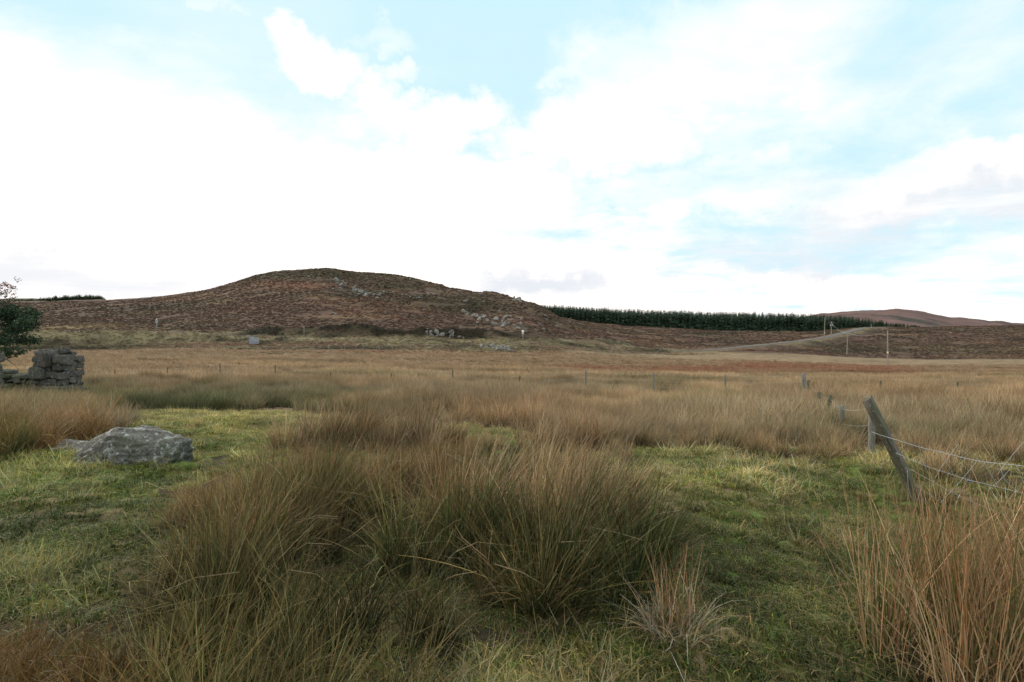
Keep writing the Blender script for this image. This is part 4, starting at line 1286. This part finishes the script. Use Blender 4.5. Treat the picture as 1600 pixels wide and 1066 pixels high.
def wire(name, pts, r, parent, sag=0.0, wob=0.0, seed=0, n=24, mat=None, strand=None):
    rs = np.random.default_rng(seed); pts = [np.array(p, float) for p in pts]
    P = catmull(np.array(pts), n) if len(pts) > 2 else np.array([pts[0] + (pts[1] - pts[0]) * t for t in np.linspace(0, 1, n + 1)])
    if sag and len(pts) == 2: P[:, 2] -= sag * 4 * np.linspace(0, 1, len(P)) * (1 - np.linspace(0, 1, len(P)))
    if wob:
        w = np.cumsum(rs.normal(0, wob, (len(P), 3)), 0); w -= np.linspace(0, 1, len(P))[:, None] * w[-1]; P = P + w * .5 + rs.normal(0, wob * .35, P.shape)
    if parent is not None: P = P - np.array(parent.location)
    mb = MB(); mb.tube(P, r, 5, True); o = link(name, mb.mesh(name, [mat or M_wire], True), parent); return o


def near_fence():
    Yb = 5.7; b = ground_at(1442, Yb, -.04)
    root = empty('wire_fence', b); tag(root, 'sagging wire netting fence hung on a steeply leaning mossy post', 'fence')
    # leaning post: along-axis mesh then tilted
    top = Vector((W(1355, 5.62), 5.62, z_of(623, 5.62))); axis = top - b; L = axis.length
    me = post_mesh('post', M_post, L, .041, square=True, seed=4, taper=.98)
    o = link('post', me, root); o.rotation_euler = (axis.to_track_quat('Z', 'Y') @ Euler((0, 0, math.radians(28))).to_quaternion()).to_euler()
    o['label'] = 'steeply leaning square post with mossy top'
    # brace strip of bark / batten on its left edge is the post's own paler face; staples
    def P3(px, row, Y): return (W(px, Y), Y, z_of(row, Y))
    wire('wire', [P3(1362, 675, 5.68), P3(1378, 681, 5.62), P3(1407, 690, 5.55), P3(1440, 700, 5.5), P3(1475, 708, 5.42), P3(1525, 720, 5.3), P3(1560, 724.5, 5.22), P3(1600, 729, 5.12), P3(1700, 742, 4.9), P3(1860, 752, 4.6)], .0034, root, 0, .0011, 1, 10)
    wire('wire', [P3(1388, 703, 5.70), P3(1412, 713, 5.56), P3(1450, 730, 5.5), P3(1487, 742, 5.42), P3(1512, 750, 5.36), P3(1550, 759, 5.25), P3(1600, 771, 5.15), P3(1700, 792, 4.9), P3(1860, 800, 4.6)], .0028, root, 0, .0012, 2, 10)
    wire('wire', [P3(1402, 726, 5.72), P3(1427, 736, 5.58), P3(1456, 752, 5.5), P3(1500, 775, 5.4), P3(1560, 800, 5.22), P3(1640, 825, 5.0), P3(1860, 850, 4.6)], .002, root, 0, .0015, 3, 10)
    wire('wire', [P3(1418, 752, 5.72), P3(1440, 765, 5.6), P3(1480, 792, 5.5), P3(1540, 832, 5.3), P3(1640, 870, 5.0)], .002, root, 0, .0015, 4, 10)
    rs = np.random.default_rng(9)
    diag = [((1407, 690), (1430, 736)), ((1497, 694), (1452, 768)), ((1466, 706), (1497, 760)), ((1526, 721), (1470, 785)), ((1537, 722), (1562, 765)), ((1562, 725), (1590, 768)), ((1588, 728), (1612, 772)),
            ((1582, 728), (1545, 765)), ((1437, 700), (1455, 748)), ((1512, 750), (1490, 792)), ((1600, 690), (1558, 742)), ((1418, 735), (1432, 790)), ((1640, 735), (1600, 790))]
    for i, (a, c) in enumerate(diag):
        Y = np.interp(a[0], [1400, 1860], [5.56, 4.6]); wire('netting_stay', [P3(a[0], a[1], Y), P3((a[0] + c[0]) / 2 + rs.normal(0, 3), (a[1] + c[1]) / 2 + rs.normal(0, 2), Y - .01), P3(c[0], c[1], Y + .02)], .0015, root, 0, .0008, 20 + i, 6)
    k = wire('twine', [P3(1509, 747, 5.37), P3(1513, 752, 5.36), P3(1518, 751, 5.35)], .006, root, 0, .001, 50, 4, M_blue)
    # post that the wires run on to, outside the frame
    g = ground_at(1862, 4.6); me = post_mesh('post', M_post_g, 1.0, .05, seed=6); o = link('post', me, root); o.location = Vector(g) - Vector(b)
    # weathered posts behind, with the old fence running away to the corner
    g0 = ground_at(1364, 8.4)
    r2 = empty('field_fence', g0); tag(r2, 'old post and wire fence running back from leaning post and across the field', 'fence')
    def P(px, Y, toprow, r, mat, sq=False, seed=0, lean=(0, 0), lab=None):
        g = ground_at(px, Y); h = max(z_of(toprow, Y) - g.z, .3)
        me = post_mesh('post', mat, h, r, seed=seed, square=sq, lean=lean); o = link('post', me, r2); o.location = g - g0
        if lab: o['label'] = lab
        return g + Vector((lean[0] * h, lean[1] * h, h))
    t0 = P(1361, 8.4, 629, .05, M_post_g, seed=11, lean=(.03, 0), lab='pale grey round post behind the leaning post')
    t1 = P(1315, 10.3, 634, .052, M_post_g, seed=12, lab='short thick pale post with green top')
    t2 = P(1292, 12.5, 618, .05, M_post_d, seed=13, lean=(.12, 0), lab='dark leaning post'); t3 = P(1280, 15.5, 613, .05, M_post_d, seed=14)
    t4 = P(1263, 19.5, 594, .05, M_post_d, seed=15); t5 = P(1256, 21.5, 583, .085, M_post_g, seed=16, lab='thick pale corner post')
    prev = t5; tops = [t0, t1, t2, t3, t4, t5]
    for i, (px, tr, mt, Y) in enumerate(((1133, 585, M_post_g, 23.0), (1021, 583, M_post_g, 24), (915, 578.5, M_post_g, 26), (811, 587, M_post_d, 28), (708, 577, M_post_d, 29.5), (612, 583, M_post_d, 31), (516, 581, M_post_d, 32.5), (430, 570, M_post_d, 33.5), (345, 568, M_post_d, 35.5), (262, 575, M_post_d, 35.5), (180, 577, M_post_d, 37))):
        tops.append(P(px, Y, tr, .042 if px > 850 else .03, mt, seed=30 + i, lean=(float(np.random.default_rng(i).normal(0, .03)), 0)))
    for i in range(len(tops) - 1):
        for dz in (.06, .32, .58):
            a = tops[i] - Vector((0, 0, dz)); c = tops[i + 1] - Vector((0, 0, dz)); wire('wire', [a, c], .0022, r2, .04, .0, 60 + i, 8)
    g0 = ground_at(1375, 24)
    r3 = empty('boundary_fence', g0); tag(r3, 'broken line of short dark posts leading right from the corner post', 'fence'); 
    tp = []
    for i, (px, tr, Y) in enumerate(((1375, 595, 24), (1497, 597, 25), (1612, 600, 26))):
        g = ground_at(px, Y); h = max(z_of(tr, Y) - g.z, .5); me = post_mesh('post', M_post_d, h, .045, seed=80 + i, lean=(.04 * (-1) ** i, 0)); o = link('post', me, r3); o.location = g - g0
        tp.append(g + Vector((.04 * (-1) ** i * h, 0, h)))
    for dz in (.06, .35):
        for i in range(2): wire('wire', [tp[i] - Vector((0, 0, dz)), tp[i + 1] - Vector((0, 0, dz))], .002, r3, .05, 0, 90, 8)


near_fence()


def road_fence():
    g0 = ground_at(620, 130); root = empty('roadside_fence', g0)
    tag(root, 'thin pale post and wire fence along the foot of the road bank', 'fence')
    prev = None; px = 290.0; i = 0
    while px < 1030:
        Y = 127 + .012 * max(px - 500, 0) * 2.2
        g = ground_at(px, Y); rs = np.random.default_rng(i); h = rs.uniform(1.0, 1.35); ln = (rs.normal(0, .10), 0)
        me = post_mesh('post', M_pole, h, .065, 6, seed=i, lean=ln); o = link('post', me, root); o.location = g - g0
        t = g + Vector((ln[0] * h, 0, h))
        if prev is not None:
            for dz in (.1, .5): wire('wire', [prev - Vector((0, 0, dz)), t - Vector((0, 0, dz))], .006, root, .05, 0, i, 6)
        prev = t; px += rs.uniform(19, 30); i += 1
    print('road fence posts', i)


road_fence()


def power_poles():
    spec = [(1387, 127, 517, .16, 0.0, False, 'nearest and tallest bare wooden pole on the right, standing in tan grass'),
            (1325, 192, 520, .17, .045, False, 'slightly leaning wooden pole left of the nearest pole, at the foot of the heather'),
            (1299, 236, 502.5, .2, .0, True, 'wooden pole with crossarm and equipment in front of the plantation by the road'),
            (1289, 245, 497, .17, .03, False, 'tall thin pole standing by the road just left of the crossarm pole'),
            (1361.5, 300, 507, .2, 0.0, False, 'short looking distant pole on the brow in front of the plantation end')]
    tops = []
    for i, (px, Y, tr, r, ln, arm, lab) in enumerate(spec):
        g = ground_at(px - (ln * 40 if i != 3 else ln * 30), Y); h = z_of(tr, Y) - g.z
        root = empty('utility_pole', g); tag(root, lab, 'pole', 'wooden poles on the right of the moor')
        me = post_mesh('shaft', M_pole, h, r, 10, seed=i, lean=(ln, 0), taper=.7); link('shaft', me, root)
        mb = MB()
        if arm:
            mb.tube([(-1.2, 0, h - .5), (1.2, 0, h - .5)], .09, 6); link('crossarm', mb.mesh('crossarm', [M_pole]), root)
            m2 = MB()
            for sx in (-.45, .45): m2.tube([(sx, -.2, h - 2.0), (sx, -.2, h - 1.3)], .22, 8)
            link('transformer', m2.mesh('transformer', [M_signgrey]), root)
            for sx in (-1.1, 0, 1.1):
                m3 = MB(); m3.tube([(sx, 0, h - .42), (sx, 0, h - .1)], .07, 6); link('insulator', m3.mesh('insulator', [M_ins]), root)
        else:
            mb.tube([(ln * h - .25, 0, h - .12), (ln * h + .25, 0, h - .12)], .05, 6); link('bracket', mb.mesh('bracket', [M_ins]), root)
        if i in (0, 3):
            m3 = MB(); zz = h * (.36 if i == 0 else .22); m3.tube([(ln * zz, -.03, zz), (ln * zz, -.03, zz + .45)], r * 1.12, 10); link('notice_plate', m3.mesh('notice_plate', [mat_plain('pale_plate', (.75, .68, .45), .5, 0, .1)]), root)
        tops.append(Vector(g) + Vector((ln * h, 0, h - .12)))
    def span(a, b, n_, lab):
        o = wire('overhead_wire', [a, b], .022, None, 1.0, 0, 0, 16, M_wire); tag(o, lab, 'wire')
    span(tops[0], tops[1], 0, 'overhead wire between the nearest pole and the leaning pole')
    span(tops[1], Vector(tops[2]) - Vector((0, 0, .4)), 0, 'overhead wire between the leaning pole and the crossarm pole')


power_poles()


def road_signs():
    def sign(px, Y, toprow, kind, lab):
        g = ground_at(px, Y); h = z_of(toprow, Y) - g.z; root = empty('road_sign' if kind != 'pole' else 'marker_pole', g); tag(root, lab, 'sign' if kind != 'pole' else 'pole')
        mb = MB(); mb.tube([(0, 0, -.3), (0, 0, h)], .055 if kind != 'pole' else .07, 8); link('post', mb.mesh('post', [M_signgrey if kind != 'pole' else M_pole]), root)
        if kind == 'square':
            s = .3; V = []
            for y in (-.11, -.07): V += [(-s, y, h - 2 * s - .1), (s, y, h - 2 * s - .1), (s, y, h + .35), (-s, y, h + .35)]
            Q = [(0, 1, 2, 3), (7, 6, 5, 4), (0, 4, 5, 1), (1, 5, 6, 2), (2, 6, 7, 3), (3, 7, 4, 0)]
            link('plate', mesh_np('plate', V, np.array(Q), [M_white]), root)
        elif kind == 'triangle':
            V = []
            for y in (-.12, -.08): V += [(-.42, y, h - .75), (.42, y, h - .75), (.0, y, h + .1)]
            V = np.array(V)
            link('plate', mesh_np('plate', V, [np.array([(0, 1, 2), (5, 4, 3)]), np.array([(0, 3, 4, 1), (1, 4, 5, 2), (2, 5, 3, 0)])], [M_signgrey]), root)
            V = []
            for y in (-.12, -.08): V += [(-.36, y, h - 1.2), (.3, y, h - 1.2), (.3, y, h - .82), (-.36, y, h - .82)]
            link('plate', mesh_np('plate', V, np.array([(0, 1, 2, 3), (7, 6, 5, 4), (0, 4, 5, 1), (1, 5, 6, 2), (2, 6, 7, 3), (3, 7, 4, 0)]), [M_signgrey]), root)
    sign(245, 140.5, 497.5, 'triangle', 'grey backed triangular road sign on a post at left of the road')
    sign(817, 148.5, 518, 'square', 'white roadside sign on a thin post at the foot of the hill')
    sign(475, 144.5, 510, 'pole', 'plain pale pole standing alone on the road verge below the hill')
    # small grey metal shelter / trailer panel on the slope (px 388-405, row 525-537)
    Y = find_Y(397, 538.5, 110) or 134; g = ground_at(397, Y); k = Y / F
    root = empty('sheet_metal_panel', g); tag(root, 'small blue grey corrugated panel leaning on the rough bank at left', 'metal panel')
    n = 19; V = []
    w = 15 * k; h = z_of(525.5, Y) - g.z
    for j in range(n):
        t = j / (n - 1); x = (t - .5) * w; yy = .08 * (j % 2); cut = .55 * t * .8
        for (dy, z) in ((0, 0.1), (0, h - cut), (.05, 0.1), (.05, h - cut)): V.append((x, yy + dy, z))
    Q = []
    for j in range(n - 1):
        a = j * 4; b = a + 4; Q += [(a, b, b + 1, a + 1), (b + 2, a + 2, a + 3, b + 3), (a + 1, b + 1, b + 3, a + 3)]
    link('sheet', mesh_np('sheet', V, np.array(Q), [M_conc]), root)
    mb = MB(); mb.tube([(-w * .55, -.1, -.2), (-w * .62, -.1, h + .35)], .07, 6); link('prop_post', mb.mesh('prop_post', [M_pole]), root)
    mb = MB(); mb.tube([(w * .55, -.1, -.2), (w * .5, -.1, h - .5)], .07, 6); link('prop_post', mb.mesh('prop_post', [M_pole]), root)
    g = ground_at(1230, 196); o = link('marker_post', post_mesh('marker_post', M_post_g, 1.1, .11, 6, seed=3), loc=g); tag(o, 'small pale marker post in the heather below the road', 'post')


road_signs()


# ------------------------------------------------------------------ single rush clumps of the foreground
def own_clump(name, px, Y, parts_fn, label, seed, scl=1.0):
    rs = np.random.default_rng(seed); g = ground_at(px, Y)
    parts = parts_fn(rs); V = np.concatenate([p[0] for p in parts]); off = 0; Qs = []
    for p in parts: Qs.append(p[1] + off); off += len(p[0])
    me = mesh_np(name, V * scl, np.concatenate(Qs), [M_rush_own], np.concatenate([p[2] for p in parts]))
    o = link(name, me, loc=g); tag(o, label, 'rush clump'); return o


def fg_clumps():
    def roots(rs, n, sx, sy, k=9):
        c = np.stack([rs.uniform(-sx, sx, k), rs.uniform(-sy, sy, k)], 1); return c[rs.integers(0, k, n)]
    def tall(rs):  # noqa
        P1 = pal(s=.26, t=.36, o=.12, g=.2, d=.06)
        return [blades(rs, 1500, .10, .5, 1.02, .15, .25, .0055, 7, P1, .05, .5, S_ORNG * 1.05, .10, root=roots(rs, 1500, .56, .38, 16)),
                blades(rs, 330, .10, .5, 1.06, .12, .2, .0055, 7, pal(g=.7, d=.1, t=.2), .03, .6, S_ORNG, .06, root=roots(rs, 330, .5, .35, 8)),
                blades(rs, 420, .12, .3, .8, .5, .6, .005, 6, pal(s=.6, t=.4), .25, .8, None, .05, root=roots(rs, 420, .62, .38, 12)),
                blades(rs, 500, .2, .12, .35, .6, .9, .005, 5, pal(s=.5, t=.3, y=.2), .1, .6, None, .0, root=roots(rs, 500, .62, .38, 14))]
    own_clump('rush_clump', 1592, 2.72, tall, 'tall orange brown rush clump filling the lower right corner', 1)
    def small(rs):
        return [blades(rs, 70, .10, .28, .56, .14, .2, .0045, 6, pal(s=.2, t=.35, o=.25, g=.2), .03, .6, S_ORNG),
                blades(rs, 420, .17, .08, .26, .5, .8, .0042, 5, pal(s=.35, t=.15, y=.35, g=.15), .08, .6),
                blades(rs, 60, .15, .2, .45, .9, .7, .004, 5, pal(s=.5, y=.5), .2, .9)]
    own_clump('rush_clump', 1055, 3.05, small, 'small pale tussock with a few upright stems in the near green grass', 2)
    def leaning(rs):
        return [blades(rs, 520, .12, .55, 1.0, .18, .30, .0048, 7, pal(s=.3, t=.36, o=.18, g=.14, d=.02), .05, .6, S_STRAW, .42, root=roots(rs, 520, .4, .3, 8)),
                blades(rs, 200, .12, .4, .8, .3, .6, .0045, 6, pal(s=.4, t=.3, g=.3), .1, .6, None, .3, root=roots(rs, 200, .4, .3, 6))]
    own_clump('rush_clump', 905, 4.3, leaning, 'windblown tan rush clump leaning right over the green grass', 3)
    own_clump('rush_clump', 800, 4.75, leaning, 'tan rush clump just left of the one leaning over the grass', 13, 1.0)
    def green(rs):
        return [blades(rs, 420, .11, .45, .85, .2, .25, .0048, 7, pal(g=.55, d=.2, t=.15, o=.1), .03, .6, S_ORNG, .08, root=roots(rs, 420, .22, .18, 4)),
                blades(rs, 80, .12, .4, .7, .5, .5, .004, 6, pal(s=.6, t=.4), .25, .8, None, .05)]
    own_clump('rush_clump', 470, 5.0, green, 'dark green upright rush clump in the middle of the left rush bed', 4)
    own_clump('rush_clump', 655, 9.6, green, 'single green rush clump at the far edge of the mossy strip', 14, .85)
    # long bleached broken stems lying across the bed: one scatter of loose straw
    rs = np.random.default_rng(99); mb_parts = []
    n = 260; px = rs.uniform(230, 1100, n); Y = rs.uniform(3.0, 6.5, n)
    Vs, Qs, Cs, off = [], [], [], 0
    for i in range(n):
        x = W(px[i], Y[i]); z = Hs(x, Y[i])
        if lawn_mask(np.array([x]), np.array([Y[i]]), np.array([z]))[0] and rs.random() < .9: continue
        z = z + rs.uniform(.05, .42)
        L = rs.uniform(.15, .42); az = rs.uniform(-math.pi, math.pi); el = rs.normal(0, .35); d = np.array([math.cos(az) * math.cos(el), math.sin(az) * math.cos(el), math.sin(el)])
        k = rs.uniform(.3, .7); d2 = d + rs.normal(0, .35, 3) + np.array([0, 0, -.4]); d2 /= np.linalg.norm(d2)
        P = np.array([[x, Y[i], z], [x, Y[i], z] + d * L * k * .5, [x, Y[i], z] + d * L * k, [x, Y[i], z] + d * L * k + d2 * L * (1 - k)])
        v, q, t = tube_np(P, [.0016, .0016, .0014, .0007], 4, False); Vs.append(v); Qs.append(q + off); off += len(v)
        c = S_STRAW * rs.uniform(.5, 1.1); Cs.append(np.tile(c, (len(v), 1)))
    o = link('loose_straw', mesh_np('loose_straw', np.concatenate(Vs), np.concatenate(Qs), [M_rush_own], np.clip(np.concatenate(Cs), 0, .8))); tag(o, kind='stuff')


fg_clumps()
